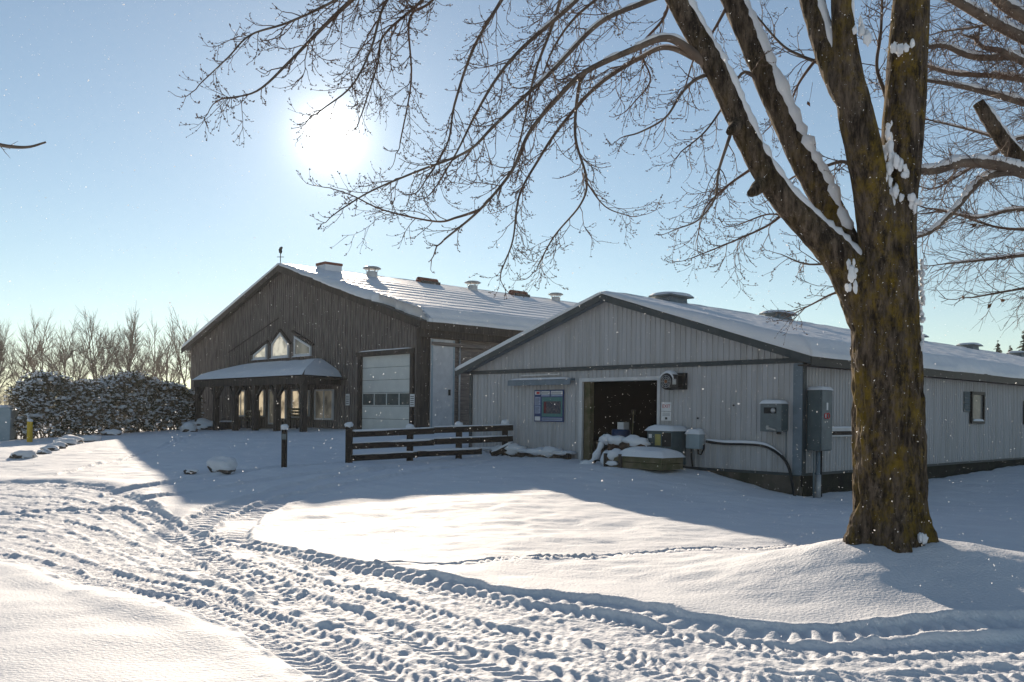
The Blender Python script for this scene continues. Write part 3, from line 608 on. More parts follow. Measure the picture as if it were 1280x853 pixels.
# ------------------------------------------------------------------ inside the doorway
bb = wthing('blue_barrel', -5.95, .75, .47, 'dark blue plastic barrel just inside the doorway', 'barrel')
MB().lathe((0, 0, 0), [(.26, 0), (.28, .05), (.285, .28), (.27, .30), (.285, .33), (.285, .55), (.27, .58), (.28, .62), (.27, .85), (.24, .88)], 20).build('drum', 'bluebin', bb, True)
MB().box(-.02, .20, -.14, .1, .88, 1.08).build('carton_on_lid', 'paper', bb)
br = wthing('push_broom', -5.45, .60, .47, 'long handled shovel standing upright inside the doorway', 'shovel')
MB().tube([(0, 0, .2), (.02, .05, 1.42)], .018, 8).build('handle', 'oldwood', br); MB().prism([(-.16, 0), (.16, 0), (.17, .16), (.06, .26), (-.06, .26), (-.17, .16)], 1, -.02, .03).build('blade', 'galv', br)
MB().tube([(-.05, .05, 1.42), (.09, .05, 1.42), (.06, .05, 1.30), (-.02, .05, 1.30), (-.05, .05, 1.42)], .02, 6).build('grip', 'timber', br)
bk = wthing('rubber_bucket', -5.10, .55, .47, 'shallow tan rubber feed pan on the stable floor', 'feed pan')
MB().lathe((0, 0, 0), [(.2, 0), (.24, .2), (.25, .2), (.235, .19), (.19, .02)], 20).build('pan', 'oldwood', bk, True)

# ------------------------------------------------------------------ big board barn
BW, BL = 23.59, 36.0; BRZ, BEZ = 9.11, 5.54; BK = (BRZ-BEZ)/(BW/2)
def broof(x): return BRZ-BK*abs(x+BW/2)
ba = empty('board_barn', (BA.o[0], BA.o[1], 0), 'tall weathered brown board barn with porch and snowy striped roof', 'barn', -BA.yaw)
rng = random.Random(5)
ODX0, ODX1, ODZ = -4.56, -.72, 4.27
bd = MB(); x = -BW
while x < -.001:
    x1 = min(x+.215, 0); zt = min(broof(x), broof(x1))-.03; pr = rng.random()*.012
    z0 = ODZ+.16 if (x1 > ODX0-.14 and x < ODX1+.14) else .2
    bd.box(x+.002, x1-.002, -.03-pr, 0, z0, zt)
    if x > -BW: bd.box(x-.032, x+.032, -.066-pr, -.03, z0, zt)
    x = x1
bd.build('board_siding', 'board', ba, kind='stuff')
w = MB(); w.box(-BW, ODX0-.14, .01, .2, 0, BEZ); w.box(ODX1+.14, 0, .01, .2, 0, BEZ); w.box(ODX0-.14, ODX1+.14, .01, .2, ODZ+.1, BEZ)
w.prism([(-BW, BEZ), (0, BEZ), (-BW/2, BRZ-.02)], 1, .01, .2); w.box(-.2, 0, .2, BL, 0, BEZ); w.box(-BW, -BW+.2, .2, BL, 0, BEZ); w.prism([(-BW, 0), (0, 0), (0, BEZ), (-BW/2, BRZ-.02), (-BW, BEZ)], 1, BL-.2, BL)
w.build('wall', 'interior', ba)
sb = MB(); z = .3
while z < BEZ-.2: sb.box(.0, .035+rng.random()*.012, .34, BL, z+.003, z+.177); z += .18
sb.build('side_boards', 'hboard', ba, kind='stuff')
MB().box(-.24, .03, -.10, .32, .2, BEZ-.25).build('corner_post', 'timber', ba)
MB().box(.05, .12, .30, .36, .2, BEZ-.3).build('side_post', 'timber', ba)
p = BA.side(571, 470); MB().tube([(.12, p[1], .6), (.12, p[1], BEZ-.5)], .05, 8).build('downpipe', 'galv', ba, True)
MB().box(.03, .30, -.1, BL, BEZ-.62, BEZ-.25).build('eave_beam', 'timber', ba)
MB().box(.03, .22, .36, 7, BEZ-.95, BEZ-.80).build('door_header', 'hboard', ba)
a, b = BA.side(534, 431), BA.side(562, 433.6)
sd = MB().box(.09, .16, a[1]+.04, b[1]+.12, 1.0, BEZ-.68).build('tall_door', 'whitetrim', ba)
MB().box(.161, .19, b[1]-.22, b[1]-.11, 2.5, 2.75).build('handle', 'black', sd)
for yy in (a[1]+.06, b[1]+.02): MB().box(.161, .175, yy, yy+.08, 1.02, BEZ-.70).build('door_stile', 'utility', sd)
# overhead door with panels and a row of panes
od = MB(); od.box(ODX0-.2, ODX0, -.11, .06, .6, ODZ+.0); od.box(ODX1, ODX1+.2, -.11, .06, .6, ODZ); od.box(ODX0-.32, ODX1+.32, -.14, .06, ODZ, ODZ+.20)
odo = od.build('overhead_door', 'timber', ba)
MB().pillow(ODX0-.30, ODX1+.30, -.13, -.04, ODZ+.20, .05, 3, lip=0).build('snow', 'snow', odo, True)
zs = [.85, 1.45, 2.02, 2.62, 3.18, 3.74, ODZ]
for i in range(6):
    if i == 2: continue
    MB().box(ODX0, ODX1, .04, .085, zs[i]+.008, zs[i+1]-.008).build('door_panel', 'door', odo)
    for q in range(1): MB().box(ODX0+.1, ODX1-.1, .032, .04, (zs[i]+zs[i+1])/2-.008, (zs[i]+zs[i+1])/2+.008).build('panel_groove', 'door', odo)
fr = MB(); zz0, zz1 = zs[2]+.008, zs[3]-.008; fr.box(ODX0, ODX1, .04, .085, zz0, zz0+.04); fr.box(ODX0, ODX1, .04, .085, zz1-.04, zz1)
xs = np.linspace(ODX0, ODX1, 5)
for i in range(5): fr.box(max(ODX0, xs[i]-.03), min(ODX1, xs[i]+.03), .04, .085, zz0+.04, zz1-.04)
fr.build('pane_frame', 'door', odo)
for i in range(4): MB().box(xs[i]+.03, xs[i+1]-.03, .055, .07, zz0+.04, zz1-.04).build('pane', 'doorglass', odo)
for px, pz in ((436, 2.3), (517.5, 2.25)):
    p = BA.front(px, 500); s_ = tag(MB().box(-.16, .16, -.02, 0, -.25, .28).build('sign_plate', 'paper'), 'white notice plate %s overhead door' % ('on boards left of' if px < 450 else 'on the post right of'), 'sign'); s_.location = BA.wor(p[0], -.10 if px < 450 else -.125, pz); s_.rotation_euler = (0, 0, -BA.yaw)
    l = MB()
    for i in range(5): l.box(-.12, .12, -.024, -.02, -.18+i*.085, -.15+i*.085)
    l.build('print_lines', 'ink', s_)
# roof
BO, BF = .45, .42; k = broof(BO)
br1 = MB().prism([(-BW/2, BRZ), (BO, k), (BO, k+.16), (-BW/2, BRZ+.16)], 1, -BF, BL+.3).build('roof', 'roofmetal', ba)
br2 = MB().prism([(-BW/2, BRZ), (-BW/2, BRZ+.16), (-BW-BO, k+.16), (-BW-BO, k)], 1, -BF, BL+.3).build('roof', 'roofmetal', ba)
MB().prism([(-BW/2, BRZ+.10), (BO+.03, k+.10), (BO+.03, k-.20), (-BW/2, BRZ-.20)], 1, -BF-.05, -BF-.004).build('rake_board', 'timber', ba)
MB().prism([(-BW/2, BRZ+.10), (-BW/2, BRZ-.20), (-BW-BO-.03, k-.20), (-BW-BO-.03, k+.10)], 1, -BF-.05, -BF-.004).build('rake_board', 'timber', ba)
MB().box(BO+.004, BO+.05, -BF, BL+.3, k-.2, k+.12).build('eave_board', 'timber', ba)
def bthick(X, Y):
    d = (X+BW/2)/(BW/2+BO); s = d*(BW/2+BO); per = 1.15
    ph = (s/per) % 1.
    step = .04*(np.where(ph < .9, ph/.9, (1-ph)/.1))*sstep(.10, .35, d)*(1-sstep(.9, .97, d))*np.clip(.75+.8*fbm(X*.3, Y*.12, 3, 90), .2, 1.1)
    t = .10+.42*np.minimum(d, .97)+step+.012*fbm(X*.8, Y*.8, 4, 91)
    ed = np.minimum(np.clip((1-d)*30, 0, 1), np.clip((Y+BF+.1)*2.5, 0, 1)); return np.maximum(.03, t*(.3+.7*np.sqrt(ed)))
def bedge(X, Y):
    X = X+(X > BO-.02)*.08*fbm(Y*.5, Y*.1, 3, 93)
    d = (X+BW/2)/(BW/2); f = (Y < -BF+.02)
    ov = .06+.24*np.exp(-((d-.45)/.28)**2)+.14*fbm(X*1.3, X*.1, 4, 95)
    cut = sstep(.70, .76, d+.03*vnoise(X*2, X*0, 99))*.42
    Y = Y-f*(ov-cut); return X, Y
roof_snow('roof_snow', br1, lambda X: BRZ+.16-BK*np.abs(X+BW/2), -BW/2-.03, BO+.08, -BF-.02, BL+.3, 330, 200, bthick, bedge)
def bthick2(X, Y):
    d = -(X+BW/2)/(BW/2+BO); t = .12+.1*np.sin(np.clip(d, 0, 1)*np.pi*.6)+.02*fbm(X*.8, Y*.8, 3, 97)
    ed = np.minimum(np.clip((1-d)*9, 0, 1), np.clip((Y+BF+.1)*2.5, 0, 1)); return np.maximum(.03, t*(.3+.7*np.sqrt(ed)))
roof_snow('roof_snow', br2, lambda X: BRZ+.16-BK*np.abs(X+BW/2), -BW/2+.03, -BW-BO-.05, -BF-.04, BL+.3, 60, 90, bthick2)
# chimney-like cupola and vents on the ridge
p = BA.side(406, 345, -BW/2); y = p[1]; xr = -BW/2+.35
ch = MB().box(xr-.45, xr+.45, y-.50, y+.50, BRZ-.6, BRZ+.36).build('ridge_cupola', 'snow', ba)
MB().box(xr-.48, xr+.48, y-.55, y+.55, BRZ+.36, BRZ+.50).build('cap', 'brick', ch, bevel=.03)
for px in (528.5, 642):
    p = BA.side(px, 350 if px < 600 else 367, -BW/2); y = p[1]
    c = MB().box(xr-.45, xr+.45, y-.62, y+.62, BRZ-.3, BRZ+.22).build('ridge_vent', 'roofmetal', ba)
    MB().tube([(xr, y-.66, BRZ+.24), (xr, y+.66, BRZ+.24)], .22, 12).build('cap', 'brick', c, True)
for px in (462.5, 588.5, 692.5):
    p = BA.side(px, 345, -BW/2+.7); y = p[1]; xc = -BW/2+.8; z = broof(xc)
    v = MB().lathe((xc, y, z-.3), [(.30, 0), (.30, .80), (.26, .84)], 20).build('roof_stack', 'whitetrim', ba, True)
    lg_ = MB()
    for q in range(6): t = q*math.pi/3; lg_.beam((xc+.27*math.cos(t), y+.27*math.sin(t), z+.48), (xc+.36*math.cos(t), y+.36*math.sin(t), z+.70), .03, .03)
    lg_.build('stack_bracket', 'galv', v); MB().lathe((xc, y, z+.68), [(.48, 0), (.50, .04), (.36, .11), (.08, .15)], 24).build('stack_cap', 'galv', v, True)
# weathervane
wv = empty('weathervane', BA.wor(-BW/2, -BF+.1, BRZ+.2), 'small iron weathervane on the barn gable peak', 'weathervane')
MB().tube([(0, 0, -.2), (0, 0, .85)], .025, 6).build('rod', 'black', wv); MB().beam((-.18, 0, .35), (.18, 0, .35), .03, .03).build('arm', 'black', wv)
MB().blob((0, 0, .68), (.09, .05, .13), 2, .4).build('figure', 'black', wv); MB().blob((.05, 0, .82), (.06, .04, .06), 3, .3).build('figure_head', 'black', wv)
# gable windows
def poly_window(poly, pane, sill=True):
    n = len(poly); c = np.mean(poly, 0); fr = MB(); fw = .11
    inn = []
    for i in range(n):
        p0, p1, p2 = np.array(poly[i-1]), np.array(poly[i]), np.array(poly[(i+1) % n])
        d1 = (p1-p0)/np.linalg.norm(p1-p0); d2 = (p2-p1)/np.linalg.norm(p2-p1); n1 = np.array([-d1[1], d1[0]]); n2 = np.array([-d2[1], d2[0]])
        if n1@(c-p1) < 0: n1 = -n1
        if n2@(c-p1) < 0: n2 = -n2
        A = np.array([n1, n2]); inn.append(p1+np.linalg.solve(A, [fw, fw]))
    for i in range(n):
        j = (i+1) % n; q = [poly[i], poly[j], inn[j], inn[i]]; fr.prism([tuple(map(float, a)) for a in q], 1, -.15, -.06)
    o = fr.build('gable_window', 'whitetrim', ba); MB().prism([tuple(map(float, a)) for a in inn], 1, -.10, -.085).build('pane', pane, o); 
    return o
def bf2(px, py): p = BA.front(px, py); return (p[0], p[2])
zb = bf2(350, 447.5)[1]
xa, xb_ = bf2(318, 448)[0], bf2(334.5, 448)[0]; g1 = poly_window([(xa, zb), (xb_, zb), (xb_, bf2(334.5, 430)[1]), (xa, zb+.25)], 'glowpale')
xc_, xd = bf2(341, 448)[0], bf2(362, 448)[0]; ph = bf2(351, 416)[1]; g2 = poly_window([(xc_, zb), (xd, zb), (xd, ph-.62), ((xc_+xd)/2, ph), (xc_, ph-.55)], 'glowpale')
xe, xf_ = bf2(369, 448)[0], bf2(390, 447)[0]; g3 = poly_window([(xe, zb), (xf_, zb), (xf_, zb+.45), (xe, zb+1.05)], 'glowdim')
for o, a_, b_ in ((g1, xa, xb_), (g2, xc_, xd), (g3, xe, xf_)): MB().pillow(a_-.12, b_+.12, -.22, -.07, zb-.02, .05, a_, lip=0).build('sill_snow', 'snow', o, True)
tr = MB()
tr.beam((xa-.3, -.12, zb+.32), (xb_+.15, -.12, bf2(334.5, 427)[1]), .12, .10); tr.beam((xc_-.2, -.12, ph-.58), ((xc_+xd)/2, -.12, ph+.14), .12, .10); tr.beam((xd+.2, -.12, ph-.62), ((xc_+xd)/2, -.12, ph+.14), .12, .10); tr.beam((xe-.2, -.12, zb+1.3), (xf_+.25, -.12, zb+.5), .12, .10)
tr.build('window_hood', 'timber', ba)
MB().beam((bf2(286, 441)[0], -.085, bf2(286, 441)[1]), (bf2(349, 398)[0], -.085, bf2(349, 398)[1]), .03, .05).build('shadow_batten', 'timber', ba)
# porch
PD = 2.5; pz = 3.36
pxr = BA.front(427, 470)[0]; pxl = BA.front(240, 472, -PD)[0]; pxc = BA.front(378, 469.5, -PD)[0]; ptz = 4.18
hx = BA.front(400, 452)[0]
pr_ = MB(); V = [(pxl, -PD, pz), (pxc, -PD, pz), (pxr, -.07, pz), (pxl-.0, -.07, pz), (hx-.1, -.07, ptz), (pxl+2.4, -.07, ptz)]
pr_.add(V, [(0, 1, 2, 3), (0, 5, 4, 1), (1, 4, 2), (0, 3, 5), (3, 2, 4, 5)]); pro = pr_.build('porch_roof', 'roofmetal', ba)
sn = MB(); nn = 26
def psurf(u, v):                                       # u along, v from eave to wall
    e = np.array(V[0])*(1-u)+np.array(V[1])*u; t = np.array(V[5])*(1-u)+np.array(V[4])*u
    p = e*(1-v)+t*v; h = .25*(1-abs(2*v-1)**6*.6)+.05*mnoise.noise(Vector((u*7, v*2, 1)))
    if v == 0: p = p+np.array([0, -.06, -.02]); h = .04
    return (p[0], p[1], p[2]+h)
g = [[psurf(i/nn, j/8) for j in range(9)] for i in range(nn+1)]
def psurf2(u, v):
    e = np.array(V[1])*(1-u)+np.array(V[2])*u; t = np.array(V[4]); p = e*(1-v)+t*v; h = .25*(1-abs(2*v-1)**6*.6)
    if v == 0: h = .04; p = p+np.array([.06, 0, -.02])
    return (p[0], p[1], p[2]+h)
g2_ = [[psurf2(i/8, j/8) for j in range(9)] for i in range(9)]
for gg in (g, g2_):
    a_ = len(gg); sn.add([p for r_ in gg for p in r_], [(i*9+j, (i+1)*9+j, (i+1)*9+j+1, i*9+j+1) for i in range(a_-1) for j in range(8)])
sn.build('snow', 'snow', pro, True)
MB().beam((pxl+.1, -PD+.12, pz-.2), (pxc-.02, -PD+.12, pz-.2), .2, .36).build('porch_beam', 'timber', ba)
MB().beam((pxc-.10, -PD+.02, pz-.2), (pxr-.1, -.1, pz-.2), .2, .355).build('porch_beam', 'timber', ba)
MB().box(pxl+.1, pxc-.2, -PD+.25, -.1, pz-.12, pz-.06).build('porch_ceiling', 'timber', ba)
for px in (246, 269, 293, 318, 345, 378.5):
    p = BA.front(px, 530, -PD+.12); gx = BA.wor(p[0], -PD+.12, 0); gz = G(gx[0], gx[1]); xx = min(max(p[0], pxl+.2), pxc-.15)
    MB().box(xx-.13, xx+.13, -PD-.01, -PD+.25, gz-.2, pz-.38).build('porch_post', 'timber', ba, bevel=.015)
    if px not in (378.5,): MB().beam((xx+.1, -PD+.12, pz-.95), (xx+.75, -PD+.12, pz-.36), .12, .13).build('porch_brace', 'timber', ba)
    if px not in (246,): MB().beam((xx-.1, -PD+.12, pz-.95), (xx-.7, -PD+.12, pz-.36), .118, .128).build('porch_brace', 'timber', ba)
# windows behind the porch
def rect_window(px0, px1, z0, z1, pane, bars=0):
    x0, x1 = BA.front(px0, 500)[0], BA.front(px1, 500)[0]; f = MB(); w_ = .08
    f.box(x0, x0+w_, -.15, -.06, z0, z1); f.box(x1-w_, x1, -.15, -.06, z0, z1); f.box(x0+w_, x1-w_, -.15, -.06, z0, z0+w_); f.box(x0+w_, x1-w_, -.15, -.06, z1-w_, z1)
    for i in range(bars): xx = x0+(x1-x0)*(i+1)/(bars+1); f.box(xx-.03, xx+.03, -.14, -.06, z0+w_, z1-w_)
    o = f.build('porch_window', 'whitetrim', ba); MB().box(x0+w_, x1-w_, -.10, -.085, z0+w_, z1-w_).build('pane', pane, o); return o
rect_window(297, 308, 1.42, 2.88, 'glowpane', 1); rect_window(323, 332, 1.42, 2.88, 'glowpane'); rect_window(337.5, 346.5, 1.05, 2.88, 'glowdim'); rect_window(352, 359, 1.30, 2.84, 'glowpane'); rect_window(366.5, 376.5, 1.42, 2.84, 'glowpane'); rect_window(382, 388, 1.5, 2.8, 'glowpane'); rect_window(395, 418, 1.35, 2.82, 'glowdim', 1)
for px, lab in ((310, 'pale wooden bench under the porch between the bright windows'), (365, 'pale wooden bench under the porch by the white door')):
    p = BA.front(px, 520, -.7); q = BA.wor(p[0], -.7, 0); gz = G(q[0], q[1]); e = empty('porch_bench', (q[0], q[1], gz), lab, 'bench', -BA.yaw)
    for yy in (-.2, -.07, .06): MB().box(-.85, .85, yy, yy+.11, .44, .48).build('seat_slat', 'oldwood', e)
    for z in (.6, .75, .9): MB().box(-.85, .85, .2, .23, z, z+.11).build('back_slat', 'oldwood', e)
    for xx in (-.75, .69): MB().box(xx, xx+.06, -.2, -.14, -.1, .44).build('leg', 'timber', e); MB().box(xx, xx+.06, .23, .28, -.1, 1.0).build('leg', 'timber', e)
p = BA.front(284, 530, -1.6); q = BA.wor(p[0], -1.6, 0); pl = empty('planter', (q[0], q[1], G(q[0], q[1])), 'dark square planter standing under the porch end', 'planter', -BA.yaw); MB().box(-.42, .42, -.3, .3, -.1, .42).build('box', 'timber', pl, bevel=.02); MB().pillow(-.42, .42, -.3, .3, .42, .06, 3).build('snow', 'snow', pl, True)

# ------------------------------------------------------------------ fence, posts, stones, bollard, utility box
def snowline(mb, p0, p1, w, h, seed):
    p0, p1 = np.array(p0, float), np.array(p1, float); L = np.linalg.norm(p1-p0); n = max(4, int(L/.14)); pts = []; rad = []
    for i in range(n+1):
        t = i/n; r = h*(.75+.5*mnoise.noise(Vector((t*L*1.3+seed*7, seed, 0))))*(min(1, (i+.3)/1.5)*min(1, (n-i+.3)/1.5))**.5
        pts.append(p0*(1-t)+p1*t); rad.append(max(.01, r))
    mb.tube(pts, rad, 8)
A0, A1 = atz(435, 579, .32), at(640, 552, 26.75); A1[2] = .58
A0[2] = G(A0[0], A0[1]); A1[2] = G(A1[0], A1[1])
fe = empty('rail_fence', A0, 'dark three rail wooden fence topped with snow beside the stable', 'fence')
dv = A1-A0; dn = dv/np.linalg.norm(dv); perp = np.array([-dn[1], dn[0], 0])
def fp(t, z, off=0): q = A0+dv*t; q = q+perp*off; return np.array([q[0], q[1], q[2]*1.0+z])
tp = [0, .36, .66, .955]
for i, t in enumerate(tp):
    q = fp(t, 0, .0 if i == 0 else .09); q[2] = G(q[0], q[1])
    o = MB().box(q[0]-.09, q[0]+.09, q[1]-.09, q[1]+.09, q[2]-.3, q[2]+(1.02 if i == 0 else .93)).build('post', 'fencewood', fe, origin=A0, bevel=.012)
    MB().blob((q[0], q[1], q[2]+(1.06 if i == 0 else .98)), (.13, .13, .09), i, .2).build('snow', 'snow', o, True, origin=A0)
for z, t1, dz in ((.80, 1, .02), (.46, 1, .03), (.13, .80, .03)):
    p0, p1 = fp(0, z), fp(t1, z+dz*t1)
    for a_, b_ in ((0, .5), (.5, 1)):
        q0_, q1_ = p0*(1-a_)+p1*a_, p0*(1-b_)+p1*b_; jit = .02 if a_ else 0; q1_ = q1_-dn*.004; q0_ = q0_+np.array([0, 0, jit])
        o = MB().beam(q0_, q1_, .05, .17).build('rail', 'fencewood', fe, origin=A0, bevel=.006)
        s = MB(); snowline(s, q0_+np.array([0, 0, .095]), q1_+np.array([0, 0, .09]), .06, .038, z+a_); s.build('snow', 'snow', o, True, origin=A0)
q0_, q1_ = fp(.86, .02, -.02), fp(.995, .30, -.02)
o = MB().beam(q0_, q1_, .05, .17).build('fallen_rail', 'fencewood', fe, origin=A0); s = MB(); snowline(s, q0_+np.array([0, 0, .10]), q1_+np.array([0, 0, .10]), .06, .06, 9); s.build('snow', 'snow', o, True, origin=A0)
p = atz(354, 587, .30); p[2] = G(p[0], p[1])
mp_ = empty('marker_post', p, 'slim black square post with a snow cap standing alone in the yard', 'post'); o = MB().box(-.06, .06, -.06, .06, -.3, .98).build('shaft', 'fencewood', mp_, bevel=.01)
MB().blob((0, 0, 1.0), (.10, .10, .08), 3, .2).build('snow', 'snow', mp_, True); MB().box(-.061, .061, -.066, -.06, .70, .84).build('reflector_band', 'greybox', mp_)
def stone(px, py, z, r, label, cover=.55, seed=0, group=None):
    p = atz(px, py, z); p[2] = G(p[0], p[1]); e = empty('field_stone', p, label, 'rock', seed, group)
    MB().blob((0, 0, r[2]*.25), (r[0], r[1], r[2]), seed, .35, 14, 9).build('stone', 'rock', e, True)
    s = MB(); s.blob((-.06*r[0], .03, r[2]*(.0+cover)), (r[0]*1.06, r[1]*1.06, r[2]*.95), seed, .3, 16, 10); s.build('snow', 'snow', e, True); return e
stone(277, 590, .29, (.31, .26, .22), 'brown field stone under a thick snow cap near the black post', .6, 3)
stone(237, 592, .27, (.18, .14, .07), 'flat little stone almost buried in snow beside the capped stone', .5, 5)
for i, (px, py, r, lab) in enumerate([(28, 568, .38, 'low snow covered stone apart from the row'), (53, 565, .24, None), (62, 562, .26, None), (72, 560, .32, None), (86, 556, .55, 'wide snow covered stone, largest of the row by the hedge'), (80, 557, .4, None), (112, 554, .42, 'rounded snow covered stone in front of the hedge middle'), (138, 549, .48, 'snow covered stone showing a dark right side'), (163, 546, .36, 'snowy stone at the end of the row by the barn'), (196, 543, .36, 'dark edged snowy stone by the shadow edge')]):
    stone(px, py, .32, (r, r*.8, r*.42), lab or 'small snow covered stone in the row edging the yard', .55, i+11, None if lab else 'edging stones')
stone(252, 539, .62, (.9, .7, .36), 'snow heap over a stone beside the porch corner', .6, 31)
stone(236, 541, .60, (.5, .4, .30), 'smaller snowy heap leaning at the barn corner', .6, 33)
p = atz(36, 552, .31); p[2] = G(p[0], p[1]); bo = empty('yellow_bollard', p, 'yellow steel bollard with snow on top beside the grey box', 'bollard')
hb = (552-527)/F*p[1]
MB().lathe((0, 0, -.3), [(.115, 0), (.115, .3+hb), (.10, .33+hb), (.04, .35+hb)], 18).build('pipe', 'yellow', bo, True); MB().blob((0, 0, hb+.06), (.13, .13, .09), 2, .15).build('snow', 'snow', bo, True)
p = atz(2, 549, .31); p[2] = G(p[0], p[1]); ub = empty('utility_box', p, 'pale blue grey utility box beside the yellow bollard', 'utility box', R(12))
hh = 41/F*p[1]
MB().prism([(-1.4, -.2), (.45, -.2), (.50, hh-.12), (.42, hh), (-1.4, hh)], 1, -.5, .6).build('case', 'utility', ub, bevel=.03); MB().box(-.43, -.40, -.512, -.50, .05, hh-.1).build('door_seam', 'tealbox', ub)
MB().pillow(-1.4, .44, -.5, .6, hh, .10, 2).build('snow', 'snow', ub, True)

# ------------------------------------------------------------------ hedge
def hedge():
    rng = random.Random(11); q0, q1 = atz(22, 547, .40), atz(232, 540, .55)
    A, B = np.array([q0[0], q0[1]]), np.array([q1[0], q1[1]]); A = at(14, 540, 41)[:2]; B = at(236, 535, 50)[:2]; d = B-A; L = math.hypot(*d); d = d/L; n = np.array([-d[1], d[0]])
    base = np.array([A[0], A[1], G(*A)]); e = empty('hedge', base, 'long dense evergreen hedge laden with clumps of snow', 'hedge')
    fol, sno, stem = MB(), MB(), MB()
    def H(s): return 2.7+.25*math.sin(s*1.3)+.3*mnoise.noise(Vector((s*.6, 3, 1)))-1.3*max(0, (s-L*.84)/(L*.16))-.5*max(0, 1-s/1.0)
    for k in range(1900):
        s = rng.random()*L; hh = H(s); z = hh*(rng.random()**.75); prof = .95*math.sqrt(max(.05, 1-(z/hh)**3))+.15*mnoise.noise(Vector((s*1.2, z*1.2, 5)))
        o = prof*(rng.uniform(-1, -.55) if rng.random() < .7 else rng.uniform(-.5, 1.))
        if rng.random() < .3: z = hh*rng.uniform(.85, 1.02)
        c = A+d*s+n*o; gz = G(*A)*(1-s/L)+G(*B)*(s/L); c = Vector((c[0], c[1], gz+z))
        for q in range(16):
            v = Vector((rng.gauss(0, 1), rng.gauss(0, 1), rng.gauss(.1, .8))).normalized(); p = c+v*rng.uniform(.0, .2); w_ = v.orthogonal().normalized()*.035; t = p+v*rng.uniform(.10, .24)+Vector((0, 0, -.04))
            fol.add([p-w_, p+w_, t+w_*.3, t-w_*.3], [(0, 1, 2, 3)])
        if mnoise.noise(Vector((s*2.1, z*2.1, o*2))) > -.22 and rng.random() < .55:
            r = rng.uniform(.05, .15); sno.blob((c.x, c.y, c.z+.10), (r*1.3, r*1.1, r*.6), k, .5, 7, 5)
        elif rng.random() < .9:
            for q in range(6): r = rng.uniform(.03, .065); sno.blob((c.x+rng.gauss(0, .15), c.y+rng.gauss(0, .15), c.z+rng.gauss(.06, .1)), (r*1.4, r, r*.6), k+q, .4, 6, 4)
    for k in range(26):
        s = (k+.5)/26*L; c = A+d*s; gz = G(c[0], c[1]); 
        for q in range(3): stem.tube([(c[0]+rng.gauss(0, .05), c[1], gz-.1), (c[0]+rng.gauss(0, .3), c[1]+rng.gauss(0, .3), gz+1.0), (c[0]+rng.gauss(0, .5), c[1]+rng.gauss(0, .4), gz+H(s)*.85)], [.04, .03, .01], 5)
    fol.build('foliage', 'needle', e, origin=base); sno.build('snow', 'snow', e, True, origin=base); stem.build('stems', 'fartwig', e, origin=base)
hedge()

# ------------------------------------------------------------------ bare trees beyond the hedge
def bare_tree(seed, h):
    rng = random.Random(seed); tr, cr = MB(), MB()
    def rec(p, d, L, r, lev):
        n = 4; pts = [p]; dd = d.copy()
        for i in range(n):
            dd = (dd+Vector((rng.gauss(0, .09), rng.gauss(0, .09), .06 if lev < 3 else .03))).normalized(); p = p+dd*L/n; pts.append(p)
        rad = [r*(1-.45*i/n) for i in range(n+1)]
        (tr if lev == 0 else cr).tube(pts, rad, 6 if lev == 0 else (4 if lev < 3 else 3), cap=False)
        if lev >= 4: return
        k = (4, 4, 5, 4, 3)[lev]
        for q in range(k):
            t = rng.uniform(.35, 1.); j = min(n-1, int(t*n)); b = pts[j].lerp(pts[j+1], t*n-j); az = rng.uniform(0, 6.283); sp = rng.uniform(.35, .8)
            o = dd.orthogonal().normalized(); o.rotate(Matrix.Rotation(az, 3, dd)); nd = (dd*math.cos(sp)+o*math.sin(sp)+Vector((0, 0, .05))).normalized()
            rec(b, nd, L*rng.uniform(.5, .78)*(1.1-.25*t), max(.010, r*rng.uniform(.45, .62)), lev+1)
        rec(pts[-1], dd, L*.72, max(.010, r*.6), lev+1)
    for s in range(rng.choice((1, 1, 2, 2))):
        a = rng.uniform(0, 6.28); rec(Vector((0, 0, -.3)), Vector((math.cos(a)*.17, math.sin(a)*.17, 1)).normalized(), h*.38, h*.014, 0)
    return tr, cr
tmpl = []
for k in range(5):
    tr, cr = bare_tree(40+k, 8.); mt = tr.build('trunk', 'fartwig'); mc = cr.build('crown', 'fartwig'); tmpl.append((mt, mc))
rng = random.Random(8); used = set()
for i, (px, top, Y) in enumerate([(-60, 392, 78), (-14, 396, 76), (24, 386, 80), (48, 390, 84), (88, 390, 78), (122, 390, 79), (154, 382, 78), (184, 394, 82), (204, 404, 86), (238, 388, 84), (262, 402, 80)]):
    p = at(px, 500, Y); gz = G(p[0], p[1]); h = at(px, top-7, Y)[2]-gz
    e = empty('bare_tree', (p[0], p[1], gz), 'bare leafless upright tree in the row beyond the hedge', 'tree', rng.uniform(0, 6.28), 'bare trees beyond the hedge')
    k = i % 5
    zmax = max(v.co.z for v in tmpl[k][1].data.vertices); e.scale = (h/zmax*.9,)*2+(h/zmax,)
    for m in tmpl[k]:
        o = m if k not in used else m.copy()
        if k in used: COL.objects.link(o)
        o.parent = e
    used.add(k)
th = MB(); rng = random.Random(3)
